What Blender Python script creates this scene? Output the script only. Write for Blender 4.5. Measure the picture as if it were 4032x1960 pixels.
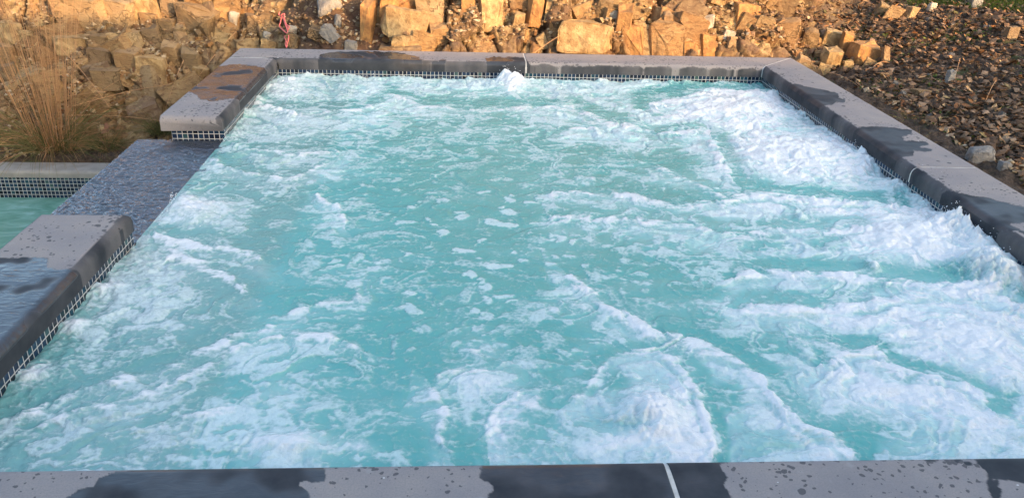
import bpy, bmesh, math, random
import numpy as np
from mathutils import Vector, Matrix, Euler
random.seed(7); RNG = np.random.default_rng(7)
for o in list(bpy.data.objects): bpy.data.objects.remove(o)
SC = bpy.context.scene; COL = SC.collection
# ---------------------------------------------------------------- camera, sky, sun, exposure
F_PX = 3254.3; CAM = np.array([1.19954, -5.50455, 1.18936]); CROT = (1.13654, -0.02928, -0.05555)
cam = bpy.data.cameras.new('camera'); camo = bpy.data.objects.new('camera', cam); COL.objects.link(camo)
camo.location = CAM; camo.rotation_euler = CROT
cam.sensor_fit = 'HORIZONTAL'; cam.sensor_width = 36; cam.lens = F_PX/4032*36; cam.clip_start = .05; cam.clip_end = 800
SC.camera = camo
SUN_EL = math.radians(12); SUN_AZ = math.atan2(-.75, .60)      # direction from the scene towards the sun, in the xy plane
world = bpy.data.worlds.new('World'); SC.world = world; world.use_nodes = True
wn = world.node_tree.nodes; wl = world.node_tree.links
sky = wn.new('ShaderNodeTexSky'); sky.sky_type = 'NISHITA'; sky.sun_disc = False
sky.sun_elevation = SUN_EL; sky.sun_rotation = math.pi/2-SUN_AZ; sky.air_density = 1.0; sky.dust_density = 3.6; sky.ozone_density = 1.2
wl.new(sky.outputs[0], wn['Background'].inputs[0]); wn['Background'].inputs[1].default_value = .15
sd = bpy.data.lights.new('sun', 'SUN'); sd.energy = 2.0; sd.angle = math.radians(.6); sd.color = (1, .60, .29)
so = bpy.data.objects.new('sun', sd); COL.objects.link(so)
sdir = Vector((math.cos(SUN_AZ)*math.cos(SUN_EL), math.sin(SUN_AZ)*math.cos(SUN_EL), math.sin(SUN_EL)))
so.rotation_euler = sdir.to_track_quat('Z', 'Y').to_euler(); so.location = sdir*20
SC.view_settings.view_transform = 'Standard'; SC.view_settings.look = 'None'; SC.view_settings.exposure = 2.08
SC.render.engine = 'CYCLES'
# ---------------------------------------------------------------- dimensions (z = 0 is the top of the spa coping)
W = 3.249; D = 4.045; CW = .305; T = .0745; YE = -1.389; YF = -2.640; ZW = -.119; PT = .0263; NR = .032
MROT = np.array(Euler(CROT).to_matrix())
def ray(u, v): return MROT @ np.array([(u-2016)/F_PX, -(v-980)/F_PX, -1.])
def atz(u, v, z=0.):
    d = ray(u, v); return CAM + d*(z-CAM[2])/d[2]
def plan2px(x, y, z):                       # plan position -> position in the survey photograph, for laying out foam and damp patches
    q = np.stack([x-CAM[0], y-CAM[1], z-CAM[2]+0*x], -1) @ MROT
    return 2016+F_PX*q[..., 0]/-q[..., 2], 980-F_PX*q[..., 1]/-q[..., 2]
# ---------------------------------------------------------------- numpy noise
_P = np.concatenate([RNG.permutation(512)]*3); _A = RNG.uniform(0, 2*np.pi, 512); _GX, _GY = np.cos(_A), np.sin(_A)
_H = RNG.uniform(0, 1, (512, 4))
def h2(i, j): return _P[(_P[i % 512] + j) % 512]
def perlin(x, y, seed=0):
    x = x + seed*17.31; y = y + seed*9.73
    i = np.floor(x).astype(int); j = np.floor(y).astype(int); fx = x-i; fy = y-j
    u = fx**3*(fx*(fx*6-15)+10); v = fy**3*(fy*(fy*6-15)+10)
    def g(a, b): k = h2(i+a, j+b); return _GX[k]*(fx-a)+_GY[k]*(fy-b)
    return ((g(0,0)*(1-u)+g(1,0)*u)*(1-v)+(g(0,1)*(1-u)+g(1,1)*u)*v)*1.5
def fbm(x, y, o=4, seed=0, g=.5):
    r = 0; a = 1.; s = 0
    for k in range(o): r = r+a*perlin(x*2**k, y*2**k, seed+k*3); s += a; a *= g
    return r/s
def voro(x, y, jit=.8, seed=0):
    i = np.floor(x).astype(int); j = np.floor(y).astype(int)
    f1 = np.full(x.shape, 9.); f2 = f1.copy(); cid = np.zeros(x.shape, int); cx = 0*x; cy = 0*x
    for a in (-1, 0, 1):
        for b in (-1, 0, 1):
            k = h2(i+a+seed*31, j+b); px = i+a+.5+(_H[k, 0]-.5)*jit; py = j+b+.5+(_H[k, 1]-.5)*jit
            d = np.hypot(x-px, y-py); n = d < f1
            f2 = np.where(n, f1, np.minimum(f2, d)); cid = np.where(n, k, cid); cx = np.where(n, px, cx); cy = np.where(n, py, cy); f1 = np.where(n, d, f1)
    return f1, f2, cid, x-cx, y-cy
def ss(a, b, x):
    t = np.clip((x-a)/(b-a), 0, 1); return t*t*(3-2*t)
def rank01(n):
    r = np.empty(n.size); r[np.argsort(n.ravel())] = np.linspace(0, 1, n.size); return r.reshape(n.shape)
def pip(px, py, poly):                      # signed distance in px, + inside
    P = np.array(poly, float); ins = np.zeros(px.shape, bool); d = np.full(px.shape, 1e9)
    for k in range(len(P)):
        a = P[k-1]; b = P[k]
        c = ((a[1] > py) != (b[1] > py)) & (px < (b[0]-a[0])*(py-a[1])/((b[1]-a[1]) or 1e-9)+a[0]); ins ^= c
        e = b-a; t = np.clip(((px-a[0])*e[0]+(py-a[1])*e[1])/(e@e+1e-9), 0, 1)
        d = np.minimum(d, np.hypot(px-a[0]-t*e[0], py-a[1]-t*e[1]))
    return np.where(ins, d, -d)
def seg(px, py, pts, w):
    r = np.full(px.shape, 1e9); sg = np.zeros(px.shape)
    for k in range(len(pts)-1):
        a = np.array(pts[k], float); e = np.array(pts[k+1], float)-a
        t = np.clip(((px-a[0])*e[0]+(py-a[1])*e[1])/(e@e), 0, 1); q = np.hypot(px-a[0]-t*e[0], py-a[1]-t*e[1]); n = q < r
        sg = np.where(n, e[0]*(py-a[1])-e[1]*(px-a[0]), sg); r = np.where(n, q, r)
    return r/w, sg
# ---------------------------------------------------------------- object helpers
def link(o, parent=None):
    COL.objects.link(o)
    if parent: o.parent = parent
    return o
def tag(o, label=None, cat=None, group=None, kind=None):
    for k, v in (('label', label), ('category', cat), ('group', group), ('kind', kind)):
        if v: o[k] = v
    return o
def empty(name, loc=(0,0,0)):
    o = bpy.data.objects.new(name, None); o.location = loc; o.empty_display_size = .1; return link(o)
def mesh(name, verts, faces, mat, parent=None, smooth=False, attrs=None, uv=None):
    me = bpy.data.meshes.new(name)
    v = np.asarray(verts, dtype=np.float32)
    if parent is not None: v = v-np.array(parent.location, dtype=np.float32)
    if isinstance(faces, np.ndarray):
        n = len(faces); k = faces.shape[1]
        me.vertices.add(len(v)); me.vertices.foreach_set('co', v.ravel()); me.loops.add(n*k); me.loops.foreach_set('vertex_index', faces.ravel().astype(np.int32))
        me.polygons.add(n); me.polygons.foreach_set('loop_start', (np.arange(n)*k).astype(np.int32)); me.polygons.foreach_set('loop_total', np.full(n, k, np.int32)); me.update(calc_edges=True)
    else: me.from_pydata([tuple(map(float, p)) for p in v], [], faces)
    if attrs:
        for nm, a in attrs.items():
            at = me.attributes.new(nm, 'FLOAT', 'POINT'); at.data.foreach_set('value', np.asarray(a, dtype=np.float32).ravel())
    if uv is not None:
        ul = me.uv_layers.new(name='uv'); li = np.empty(len(me.loops), np.int32); me.loops.foreach_get('vertex_index', li)
        ul.data.foreach_set('uv', np.asarray(uv, dtype=np.float32)[li].ravel())
    me.validate(); me.update()
    if smooth: me.polygons.foreach_set('use_smooth', np.ones(len(me.polygons), bool))
    for m in (mat if isinstance(mat, (list, tuple)) else [mat]): me.materials.append(m)
    return link(bpy.data.objects.new(name, me), parent)
def gridf(nx, ny, flip=False):              # verts index = iy*nx+ix
    i = np.arange(nx-1)[None, :]; j = np.arange(ny-1)[:, None]; a = (j*nx+i).ravel()
    f = np.stack([a, a+1, a+1+nx, a+nx], 1); return f[:, ::-1].copy() if flip else f
def box(name, lo, hi, mat, parent=None, bev=0):
    bm = bmesh.new(); x0, y0, z0 = lo; x1, y1, z1 = hi
    r = bmesh.ops.create_cube(bm, size=1)
    for q in bm.verts: q.co = Vector(((x0+x1)/2+q.co.x*(x1-x0), (y0+y1)/2+q.co.y*(y1-y0), (z0+z1)/2+q.co.z*(z1-z0)))
    if bev: bmesh.ops.bevel(bm, geom=bm.edges[:], offset=bev, segments=2, affect='EDGES', profile=.6)
    return frombm(name, bm, mat, parent)
def frombm(name, bm, mat, parent=None, smooth=False):
    if parent is not None: bmesh.ops.translate(bm, verts=bm.verts, vec=-Vector(parent.location))
    me = bpy.data.meshes.new(name); bm.to_mesh(me); bm.free(); me.materials.append(mat)
    if smooth: me.polygons.foreach_set('use_smooth', np.ones(len(me.polygons), bool))
    return link(bpy.data.objects.new(name, me), parent)
def tubes(paths, radii, sides=4):           # many tapered tubes as one vertex/face list
    V = []; Fc = []
    for pts, rs in zip(paths, radii):
        n = len(pts); b = len(V)
        for k in range(n):
            p = Vector(pts[k]); d = (Vector(pts[min(k+1, n-1)])-Vector(pts[max(k-1, 0)])).normalized()
            a = d.orthogonal().normalized(); c = d.cross(a)
            for s in range(sides):
                t = 2*math.pi*s/sides; V.append(p+(a*math.cos(t)+c*math.sin(t))*rs[k])
        for k in range(n-1):
            for s in range(sides):
                s2 = (s+1) % sides; Fc.append((b+k*sides+s, b+k*sides+s2, b+(k+1)*sides+s2, b+(k+1)*sides+s))
    return V, Fc
# ---------------------------------------------------------------- materials
class NT:
    def __init__(s, name):
        s.m = bpy.data.materials.new(name); s.m.use_nodes = True; s.n = s.m.node_tree.nodes; s.l = s.m.node_tree.links
        s.b = s.n['Principled BSDF']; s.out = s.n['Material Output']
    def put(s, sock, v):
        if v is None: return
        if hasattr(v, 'is_linked') or isinstance(v, bpy.types.NodeSocket): s.l.new(v, sock)
        elif isinstance(v, (tuple, list)) and len(v) == 3 and sock.type == 'RGBA': sock.default_value = (*v, 1)
        else: sock.default_value = v
    def math(s, op, a, b=None, c=None, clamp=False):
        k = s.n.new('ShaderNodeMath'); k.operation = op; k.use_clamp = clamp
        for i, v in enumerate((a, b, c)): s.put(k.inputs[i], v)
        return k.outputs[0]
    def mix(s, f, a, b, blend='MIX'):
        k = s.n.new('ShaderNodeMix'); k.data_type = 'RGBA'; k.blend_type = blend; s.put(k.inputs[0], f); s.put(k.inputs[6], a); s.put(k.inputs[7], b); return k.outputs[2]
    def rng(s, v, a, b, c=0., d=1., smooth=True):
        k = s.n.new('ShaderNodeMapRange'); k.interpolation_type = 'SMOOTHSTEP' if smooth else 'LINEAR'
        for i, x in enumerate((v, a, b, c, d)): s.put(k.inputs[i], x)
        return k.outputs[0]
    def coord(s, kind='Object'): return s.n.new('ShaderNodeTexCoord').outputs[kind]
    def mapping(s, vec, scale=(1,1,1), rot=(0,0,0)):
        k = s.n.new('ShaderNodeMapping'); s.put(k.inputs[0], vec); k.inputs['Scale'].default_value = scale; k.inputs['Rotation'].default_value = rot; return k.outputs[0]
    def noise(s, vec, scale, detail=4, rough=.5, dist=0., out=0):
        k = s.n.new('ShaderNodeTexNoise'); s.put(k.inputs['Vector'], vec); k.inputs['Scale'].default_value = scale; k.inputs['Detail'].default_value = detail
        k.inputs['Roughness'].default_value = rough; k.inputs['Distortion'].default_value = dist; return k.outputs[out]
    def vor(s, vec, scale, feature='F1', rand=1., out='Distance'):
        k = s.n.new('ShaderNodeTexVoronoi'); k.feature = feature; s.put(k.inputs['Vector'], vec); k.inputs['Scale'].default_value = scale; k.inputs['Randomness'].default_value = rand; return k.outputs[out]
    def attr(s, name):
        k = s.n.new('ShaderNodeAttribute'); k.attribute_name = name; return k.outputs['Fac']
    def rand(s): return s.n.new('ShaderNodeObjectInfo').outputs['Random']
    def ramp(s, f, stops):
        k = s.n.new('ShaderNodeValToRGB'); s.put(k.inputs[0], f); e = k.color_ramp.elements
        while len(e) < len(stops): e.new(.5)
        for q, (p, c) in zip(e, stops): q.position = p; q.color = (*c, 1)
        return k.outputs[0]
    def bump(s, h, strength=.3, dist=.01, normal=None):
        k = s.n.new('ShaderNodeBump'); s.put(k.inputs['Height'], h); k.inputs['Strength'].default_value = strength; k.inputs['Distance'].default_value = dist
        if normal: s.put(k.inputs['Normal'], normal)
        return k.outputs[0]
    def bsdf(s, col=None, rough=None, normal=None, **kw):
        s.put(s.b.inputs['Base Color'], col); s.put(s.b.inputs['Roughness'], rough); s.put(s.b.inputs['Normal'], normal)
        for k, v in kw.items(): s.put(s.b.inputs[k.replace('_', ' ')], v)
        return s.m

def mat_coping():
    s = NT('honed_stone'); c = s.coord(); wet = s.attr('wet')
    n1 = s.noise(c, 4.5, 6, .6); n2 = s.noise(c, 240, 3, .7); n3 = s.noise(c, 30, 4, .6)
    dry = s.ramp(n1, [(.3, (.268, .248, .250)), (.5, (.325, .292, .280)), (.72, (.38, .332, .300))])
    dry = s.mix(s.rng(n2, .35, .75, 0, .5), dry, (.20, .195, .20)); dry = s.mix(s.rng(n3, .60, .72, 0, .25), dry, (.45, .44, .43))
    # water drops soaked in: dark spots
    w = s.mix(.02, c, s.noise(c, 40, 2, out=1))
    sp = s.vor(w, 26); rnd = s.vor(w, 26, out='Color'); sep = s.n.new('ShaderNodeSeparateColor'); s.put(sep.inputs[0], rnd)
    rad = s.math('MULTIPLY', s.math('POWER', sep.outputs[0], 4.5), .32); spot = s.math('LESS_THAN', sp, rad)
    sp2 = s.vor(w, 75); rnd2 = s.vor(w, 75, out='Color'); sep2 = s.n.new('ShaderNodeSeparateColor'); s.put(sep2.inputs[0], rnd2)
    spot2 = s.math('LESS_THAN', sp2, s.math('MULTIPLY', s.math('POWER', sep2.outputs[1], 3.), s.math('ADD', s.math('MULTIPLY', s.attr('spray'), .62), .12)))
    spots = s.math('MULTIPLY', s.math('MAXIMUM', spot, spot2), s.math('SUBTRACT', 1, wet))
    pit = s.math('LESS_THAN', s.vor(c, 55), .055)
    dry = s.mix(s.math('MULTIPLY', spots, .8), dry, (.085, .085, .092))
    fleck = s.math('LESS_THAN', s.vor(s.mapping(c, (1, 1.7, 1)), 11), .03); dry = s.mix(fleck, dry, (.75, .74, .72))
    wetc = s.ramp(s.noise(c, 12, 4, .6), [(.3, (.034, .039, .046)), (.7, (.066, .069, .076))])
    col = s.mix(wet, dry, wetc); col = s.mix(s.math('MULTIPLY', pit, .6), col, (.04, .04, .04))
    gl = s.attr('gloss'); rough = s.rng(wet, 0, 1, .82, s.rng(gl, .1, .8, .60, .06))
    h = s.math('SUBTRACT', s.math('ADD', s.math('MULTIPLY', n2, .35), s.math('MULTIPLY', n3, .6)), pit)
    film = s.noise(s.mapping(c, (1, 2.2, 1)), 16, 3, .5, 1.5)
    hh = s.math('ADD', s.math('MULTIPLY', h, s.rng(wet, 0, 1, 1, .18)), s.math('MULTIPLY', film, s.math('MULTIPLY', gl, 1.4)))
    s.put(s.b.inputs['Specular IOR Level'], s.rng(gl, .1, .5, .06, .5)); return s.bsdf(col, rough, s.bump(hh, .45, .004))
def mat_tile():
    s = NT('mosaic_tile'); k = s.n.new('ShaderNodeUVMap'); k.uv_map = 'uv'; sp = s.n.new('ShaderNodeSeparateXYZ'); s.put(sp.inputs[0], k.outputs[0])
    fu = s.math('FRACT', sp.outputs[0]); fv = s.math('FRACT', sp.outputs[1])
    iu = s.math('FLOOR', sp.outputs[0]); iv = s.math('FLOOR', sp.outputs[1])
    g = .05
    def edge(f): return s.math('MINIMUM', f, s.math('SUBTRACT', 1, f))
    e = s.math('MINIMUM', edge(fu), edge(fv)); grout = s.rng(e, g, g+.035, 1, 0)
    cv = s.n.new('ShaderNodeCombineXYZ'); s.put(cv.inputs[0], iu); s.put(cv.inputs[1], iv)
    wn_ = s.n.new('ShaderNodeTexWhiteNoise'); s.put(wn_.inputs[0], cv.outputs[0])
    tile = s.ramp(wn_.outputs[0], [(0, (.006, .008, .016)), (.35, (.014, .024, .050)), (.7, (.018, .042, .085)), (.9, (.012, .055, .085)), (1, (.05, .10, .09))])
    gc = s.mix(s.noise(s.coord(), 60, 3), (.40, .39, .36), (.62, .60, .56))
    return s.bsdf(s.mix(grout, tile, gc), s.rng(grout, 0, 1, .12, .8), s.bump(s.math('SUBTRACT', 1, grout), .5, .002))
def mat_plain(name, col, col2, rough=.85, sc=8, bs=.3, bsc=60, dist=.004):
    s = NT(name); c = s.coord(); n = s.noise(c, sc, 5, .6)
    return s.bsdf(s.mix(s.rng(n, .3, .7), col, col2), rough, s.bump(s.noise(c, bsc, 5, .65), bs, dist))
def mat_rock(name='sandstone', warm=0., gain=1.):
    s = NT(name); c = s.coord(); r = s.rand()
    n = s.noise(c, 7, 6, .62, .4); n2 = s.noise(s.mapping(c, (1, 1, 3)), 22, 6, .7); n3 = s.noise(c, 90, 4, .7)
    G = lambda t: tuple(x*gain for x in t)
    base = s.ramp(n, [(.25, G((.17, .095, .045))), (.42, G((.34, .21, .095))), (.58, G((.46, .31, .15))), (.75, G((.56, .43, .25)))])
    rust = s.ramp(r, [(0, G((.26, .13, .055))), (.3, G((.42, .27, .13))), (.6, G((.32, .21, .13))), (1, G((.54, .39, .20)))])
    col = s.mix(.5, base, rust); col = s.mix(s.rng(n2, .5, .72, 0, .6), col, G((.11, .062, .034))); col = s.mix(s.rng(n3, .55, .8, 0, .35), col, G((.52, .44, .32)))
    cr = s.rng(s.vor(s.mix(.3, c, s.noise(c, 5, 5, out=1)), 5, 'DISTANCE_TO_EDGE'), 0, .02, 1, 0)
    col = s.mix(s.math('MULTIPLY', cr, .30), col, G((.05, .03, .02)))
    h = s.math('ADD', s.math('ADD', s.math('MULTIPLY', n2, .8), s.math('MULTIPLY', n3, .35)), s.math('MULTIPLY', cr, -.5))
    return s.bsdf(col, .9, s.bump(h, .9, .025))
def mat_pale(name, a, b):
    s = NT(name); c = s.coord(); n = s.noise(c, 14, 6, .65); n2 = s.noise(c, 80, 4, .7)
    return s.bsdf(s.mix(s.rng(s.noise(c, 30, 5, .7), .5, .75, 0, .5), s.mix(s.rng(n, .35, .65), a, b), (.16, .10, .06)), .9, s.bump(s.math('ADD', n, s.math('MULTIPLY', n2, .4)), .9, .025))
def mat_bank():
    s = NT('fractured_rock_and_soil'); c = s.coord(); cell = s.attr('cell'); dirt = s.attr('dirt'); crack = s.attr('crack'); dk = s.attr('mulch')
    n = s.noise(c, 11, 6, .65, .6); n2 = s.noise(s.mapping(c, (1, 1, 2.2)), 18, 7, .72, .5); n3 = s.noise(c, 110, 4, .7)
    rock = s.ramp(cell, [(0, (.24, .125, .055)), (.2, (.40, .245, .105)), (.4, (.20, .13, .085)), (.6, (.52, .37, .18)), (.8, (.30, .15, .06)), (1, (.46, .27, .11))])
    rock = s.mix(s.rng(n, .40, .75, 0, .55), rock, (.56, .41, .21)); rock = s.mix(s.rng(n2, .46, .68, 0, .85), rock, (.15, .075, .035))
    rock = s.mix(s.math('MULTIPLY', crack, .8), rock, (.05, .028, .016))
    soil = s.ramp(n2, [(.3, (.075, .038, .022)), (.55, (.16, .085, .05)), (.75, (.23, .145, .09))])
    mul = s.ramp(s.noise(c, 45, 5, .7), [(.3, (.03, .02, .013)), (.55, (.10, .065, .040)), (.72, (.20, .13, .075))])
    soil = s.mix(dk, soil, mul)
    moss = s.rng(s.noise(c, 4.5, 5, .65), .56, .66, 0, 1); soil = s.mix(s.math('MULTIPLY', moss, s.math('MULTIPLY', dk, .75)), soil, (.05, .075, .016))
    col = s.mix(dirt, rock, soil); col = s.mix(s.rng(n3, .55, .8, 0, .3), col, (.40, .30, .19))
    return s.bsdf(col, .95, s.bump(s.math('ADD', n2, s.math('MULTIPLY', n3, .4)), 1.0, .03))
def mat_leafy(name, stops, sc=1):
    s = NT(name); a = s.attr('tint'); m = s.bsdf(s.ramp(a, stops), .8); s.b.inputs['Specular IOR Level'].default_value = .15; return m
def mat_water():
    s = NT('aerated_water'); c = s.coord(); foam = s.attr('foam'); aer = s.attr('aer'); thick = s.attr('thick')
    w = s.mix(.012, c, s.noise(c, 22, 3, out=1))
    b1 = s.vor(w, 72); b2 = s.vor(w, 150); fine = s.noise(c, 120, 4, .75); med = s.noise(s.mapping(c, (1, 1.3, 1)), 34, 4, .65)
    lace = s.math('ADD', s.math('ADD', s.math('MULTIPLY', s.math('SUBTRACT', med, .5), .9), s.math('MULTIPLY', s.math('SUBTRACT', fine, .5), 1.1)), s.math('MULTIPLY', s.math('SUBTRACT', b1, .42), .80))
    f = s.math('ADD', foam, s.math('MULTIPLY', lace, s.rng(thick, .35, .95, 1., .30)))
    f = s.rng(f, .08, 1.05, 0, 1)
    deep = s.ramp(aer, [(0, (.15, .49, .455)), (.25, (.25, .575, .545)), (.55, (.44, .68, .67)), (1, (.62, .76, .76))])
    deep = s.mix(s.rng(s.attr('bench'), 0, 1, 0, .55), deep, (.22, .38, .35))
    white = s.mix(s.rng(thick, .3, .95), (.70, .79, .79), (.86, .855, .85))
    col = s.mix(s.math('MULTIPLY', f, s.rng(thick, .18, .85, .58, .92)), deep, white)
    h = s.math('ADD', s.math('MULTIPLY', s.math('SUBTRACT', 1, b2), s.math('MULTIPLY', f, .35)), s.math('MULTIPLY', fine, s.math('ADD', s.math('MULTIPLY', f, .5), .10)))
    h = s.math('ADD', h, s.math('MULTIPLY', med, s.math('ADD', .6, s.math('MULTIPLY', f, .7))))
    nrm = s.bump(h, .6, .006)
    s.bsdf(col, s.rng(f, 0, 1, .06, .27), nrm, IOR=1.36)
    # between the foam the water is partly clear: tinted, so the bench, floor and drains show faintly
    tr = s.n.new('ShaderNodeBsdfTransparent'); s.put(tr.inputs[0], (.45, .86, .85))
    mx = s.n.new('ShaderNodeMixShader'); s.put(mx.inputs[0], s.math('MULTIPLY', s.math('MULTIPLY', s.math('SUBTRACT', 1, f), s.rng(aer, .2, .9, 1, .2)), .17))
    s.l.new(s.b.outputs[0], mx.inputs[1]); s.l.new(tr.outputs[0], mx.inputs[2]); s.l.new(mx.outputs[0], s.out.inputs[0])
    return s.m
def mat_film():
    s = NT('running_water'); c = s.coord(); s.n.remove(s.b)
    gl = s.n.new('ShaderNodeBsdfGlossy'); gl.inputs['Roughness'].default_value = .06; tr = s.n.new('ShaderNodeBsdfTransparent'); s.put(tr.inputs[0], (.86, .92, .95))
    fr = s.n.new('ShaderNodeFresnel'); fr.inputs[0].default_value = 1.45
    nb = s.bump(s.noise(s.mapping(c, (1, 2.4, 1)), 55, 5, .65, .8), .8, .008); s.put(gl.inputs['Normal'], nb); s.put(fr.inputs['Normal'], nb)
    mx = s.n.new('ShaderNodeMixShader'); s.put(mx.inputs[0], s.math('MULTIPLY', fr.outputs[0], 1.5, clamp=True)); s.l.new(tr.outputs[0], mx.inputs[1]); s.l.new(gl.outputs[0], mx.inputs[2])
    df = s.n.new('ShaderNodeBsdfDiffuse'); s.put(df.inputs[0], (.34, .38, .50)); m2 = s.n.new('ShaderNodeMixShader')  # sky reflection on the ripples put into diffuse colour as lilac streaks
    s.put(m2.inputs[0], s.rng(s.noise(s.mapping(c, (1, 3.2, 1)), 20, 6, .7, .8), .45, .75, .02, .30)); s.l.new(mx.outputs[0], m2.inputs[1]); s.l.new(df.outputs[0], m2.inputs[2])
    s.l.new(m2.outputs[0], s.out.inputs[0]); return s.m
M_COP = mat_coping(); M_TILE = mat_tile(); M_ROCK = mat_rock(); M_BANK = mat_bank(); M_WATER = mat_water(); M_FILM = mat_film()
M_GROUT = mat_plain('white_mortar', (.50, .47, .42), (.68, .65, .60), .9, 30, .4, 120)
M_PLASTER = mat_plain('pool_plaster', (.42, .56, .53), (.50, .64, .60), .8, 4)
M_BLOCK = mat_plain('rendered_blockwork', (.22, .20, .18), (.30, .27, .24), .9, 5)
M_SPILL = mat_plain('wet_spillway_stone', (.030, .033, .040), (.062, .065, .074), .3, 9, .5, 40, .008)
M_PCOP = mat_plain('sandy_pool_coping', (.27, .25, .22), (.37, .34, .30), .85, 9)
M_DRAIN = mat_plain('dark_plastic', (.015, .018, .018), (.03, .03, .03), .5, 9)
M_PALE = mat_pale('pale_sandstone', (.46, .32, .155), (.27, .165, .07)); M_GREY = mat_pale('grey_fieldstone', (.20, .19, .18), (.30, .28, .25))
M_WHITE = mat_pale('whitish_stone', (.50, .45, .37), (.38, .33, .26)); M_BROWN = mat_rock('brown_sandstone', gain=.62); M_ORANGE = mat_pale('orange_sandstone', (.46, .25, .09), (.30, .145, .055))
MATS = {'t': M_ROCK, 'p': M_PALE, 'g': M_GREY, 'w': M_WHITE, 'b': M_BROWN, 'o': M_ORANGE}
# ---------------------------------------------------------------- ground and rock bank
def base_h(x, y):
    wob = .10*perlin(x*.9, y*.9+5, 3)
    yl = y-.40+wob*.6
    L = -.735+np.where(yl > 0, 1.10*yl, 0.); L = np.where(L > .45, .45+(L-.45)*.5, L)
    yc = y-.34+wob*.35; slope = 1.25+.95*ss(.55, .95, x)-.5*ss(2.3, 3.0, x)
    C = -.26+np.where(yc > 0, slope*yc, 0.); C = np.where(C > .42, .42+(C-.42)*.6, C)
    dx = np.maximum(x-(W+CW), 0); dy = np.maximum(y-CW, 0); R = -.11+.03*dx+.12*np.hypot(dx, dy)*ss(0, 1.5, np.hypot(dx, dy))+.10*dy+wob*.5
    wl_ = 1-ss(-.35, .35, x); wr = ss(2.7, 4.1, x-.35*y)
    h = C*(1-wl_)+L*wl_; h = h*(1-wr)+R*wr
    return h
def ground():
    xs = np.arange(-3.4, 8.2, .0125); ys = np.concatenate([np.arange(-5, .3, .03), np.arange(.3, 1.7, .0125), np.arange(1.7, 5.5, .03)])
    X, Y = np.meshgrid(xs, ys); Z = base_h(X, Y)
    gx = np.gradient(Z, axis=1)/np.gradient(X, axis=1); gy = np.gradient(Z, axis=0)/np.gradient(Y, axis=0)
    nl = np.sqrt(gx**2+gy**2+1); N = np.stack([-gx/nl, -gy/nl, 1/nl], -1)
    rocky = ss(.30, .42, Y)*ss(4.3, 3.0, X-.35*Y)                       # blocky outcrop
    dirtp = np.clip(ss(-.25, .05, X)*ss(.90, .62, X+.25*perlin(Y*3, X*3, 5)), 0, 1)  # reddish soil gully
    rocky = rocky*(1-.85*dirtp)
    S = Y*1.0+Z*1.15
    wx = X+.05*perlin(X*3, S*3, 1)+.12*S; wy = S+.05*perlin(X*3, S*3, 2)
    f1, f2, cid, dx, dy = voro(wx*4.2, wy*2.9, .85, 1)
    d = _H[cid, 2]*.13-.05+(dx*(_H[cid, 3]-.5)*.16+dy*(_H[cid, 1]-.5)*.20); cr1 = ss(.16, 0, f2-f1); d = d-cr1*.07
    g1, g2, cid2, dx2, dy2 = voro(wx*12+3, wy*8, .9, 2)
    d = d+(_H[cid2, 2]-.5)*.045+dx2*(_H[cid2, 3]-.5)*.06-ss(.14, 0, g2-g1)*.022
    fine = fbm(X*14, S*14, 4, 8)*.012
    h1, h2_, cid3, dx3, dy3 = voro(X*22, S*20, .95, 5)
    rub = (_H[cid3, 2]-.4)*.028+.02*np.maximum(0, .5-h1)
    disp = rocky*d+(1-rocky)*(rub*ss(.30, .36, np.maximum(Y, np.abs(X-1.6)-1.95+.30))+.03*fbm(X*3, Y*3, 3, 9))+fine
    P = np.stack([X, Y, Z], -1)+N*disp[..., None]
    P[..., 1] = np.where((X > -.34) & (X < W+CW+.05), np.maximum(P[..., 1], np.where(Y > .30, .306, P[..., 1])), P[..., 1])
    inside = (X > -.30) & (X < W+.30) & (Y < .30) & (Y > -D-.3); lower = (X < -.30) & (Y < .10) & (X > -9)
    P[..., 2] = np.where(inside | lower, -1.9, P[..., 2])
    patio = (Y < -D-.25) & ~lower; P[..., 2] = np.where(patio, -.45, P[..., 2])
    dirt = np.clip(1-rocky+.55*ss(.05, .30, fbm(X*4, S*4, 4, 21)), 0, 1); mulch = np.clip(ss(3.1, 4.0, X-.35*Y)+ss(.55, .35, Y)*ss(-.2, -.4, X), 0, 1)
    mesh('ground', P.reshape(-1, 3), gridf(len(xs), len(ys)), M_BANK, smooth=False,
         attrs={'cell': (_H[cid, 0]*.6+_H[cid2, 0]*.4), 'dirt': dirt, 'crack': np.maximum(cr1*1., ss(.1, 0, g2-g1)*.6)*rocky, 'mulch': mulch})['kind'] = 'structure'
    return X, Y, P
GX_, GY_, GP = ground()
_bx = np.arange(-8, 16, .02); _by = np.arange(-6, 14, .02); _bt = base_h(*np.meshgrid(_bx, _by))
def bh(x, y):
    fx = min(max((x+8)/.02, 0), len(_bx)-2.01); fy = min(max((y+6)/.02, 0), len(_by)-2.01); i = int(fx); j = int(fy); a = fx-i; b = fy-j
    return (_bt[j, i]*(1-a)+_bt[j, i+1]*a)*(1-b)+(_bt[j+1, i]*(1-a)+_bt[j+1, i+1]*a)*b
def hit(u, v):
    d = ray(u, v); t = 3.0
    while t < 25:
        p = CAM+d*t
        if p[2] < bh(p[0], p[1]) and (p[1] > .3 or p[0] > W+CW or p[0] < -.3): return p, t
        t += .01
    return CAM+d*9, 9
far = mat_plain('distant_soil', (.06, .045, .03), (.12, .09, .06), .95, 1)
def sheet(name, x0, x1, y0, y1, z, mat):
    return mesh(name, [(x0, y0, z), (x1, y0, z), (x1, y1, z), (x0, y1, z)], [(0, 1, 2, 3)], mat)
sheet('surrounding_ground', -60, 60, -60, 60, -2.0, far)['kind'] = 'structure'
M_LAWN = mat_plain('lawn_soil', (.05, .08, .015), (.09, .12, .03), .95, 3)
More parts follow.
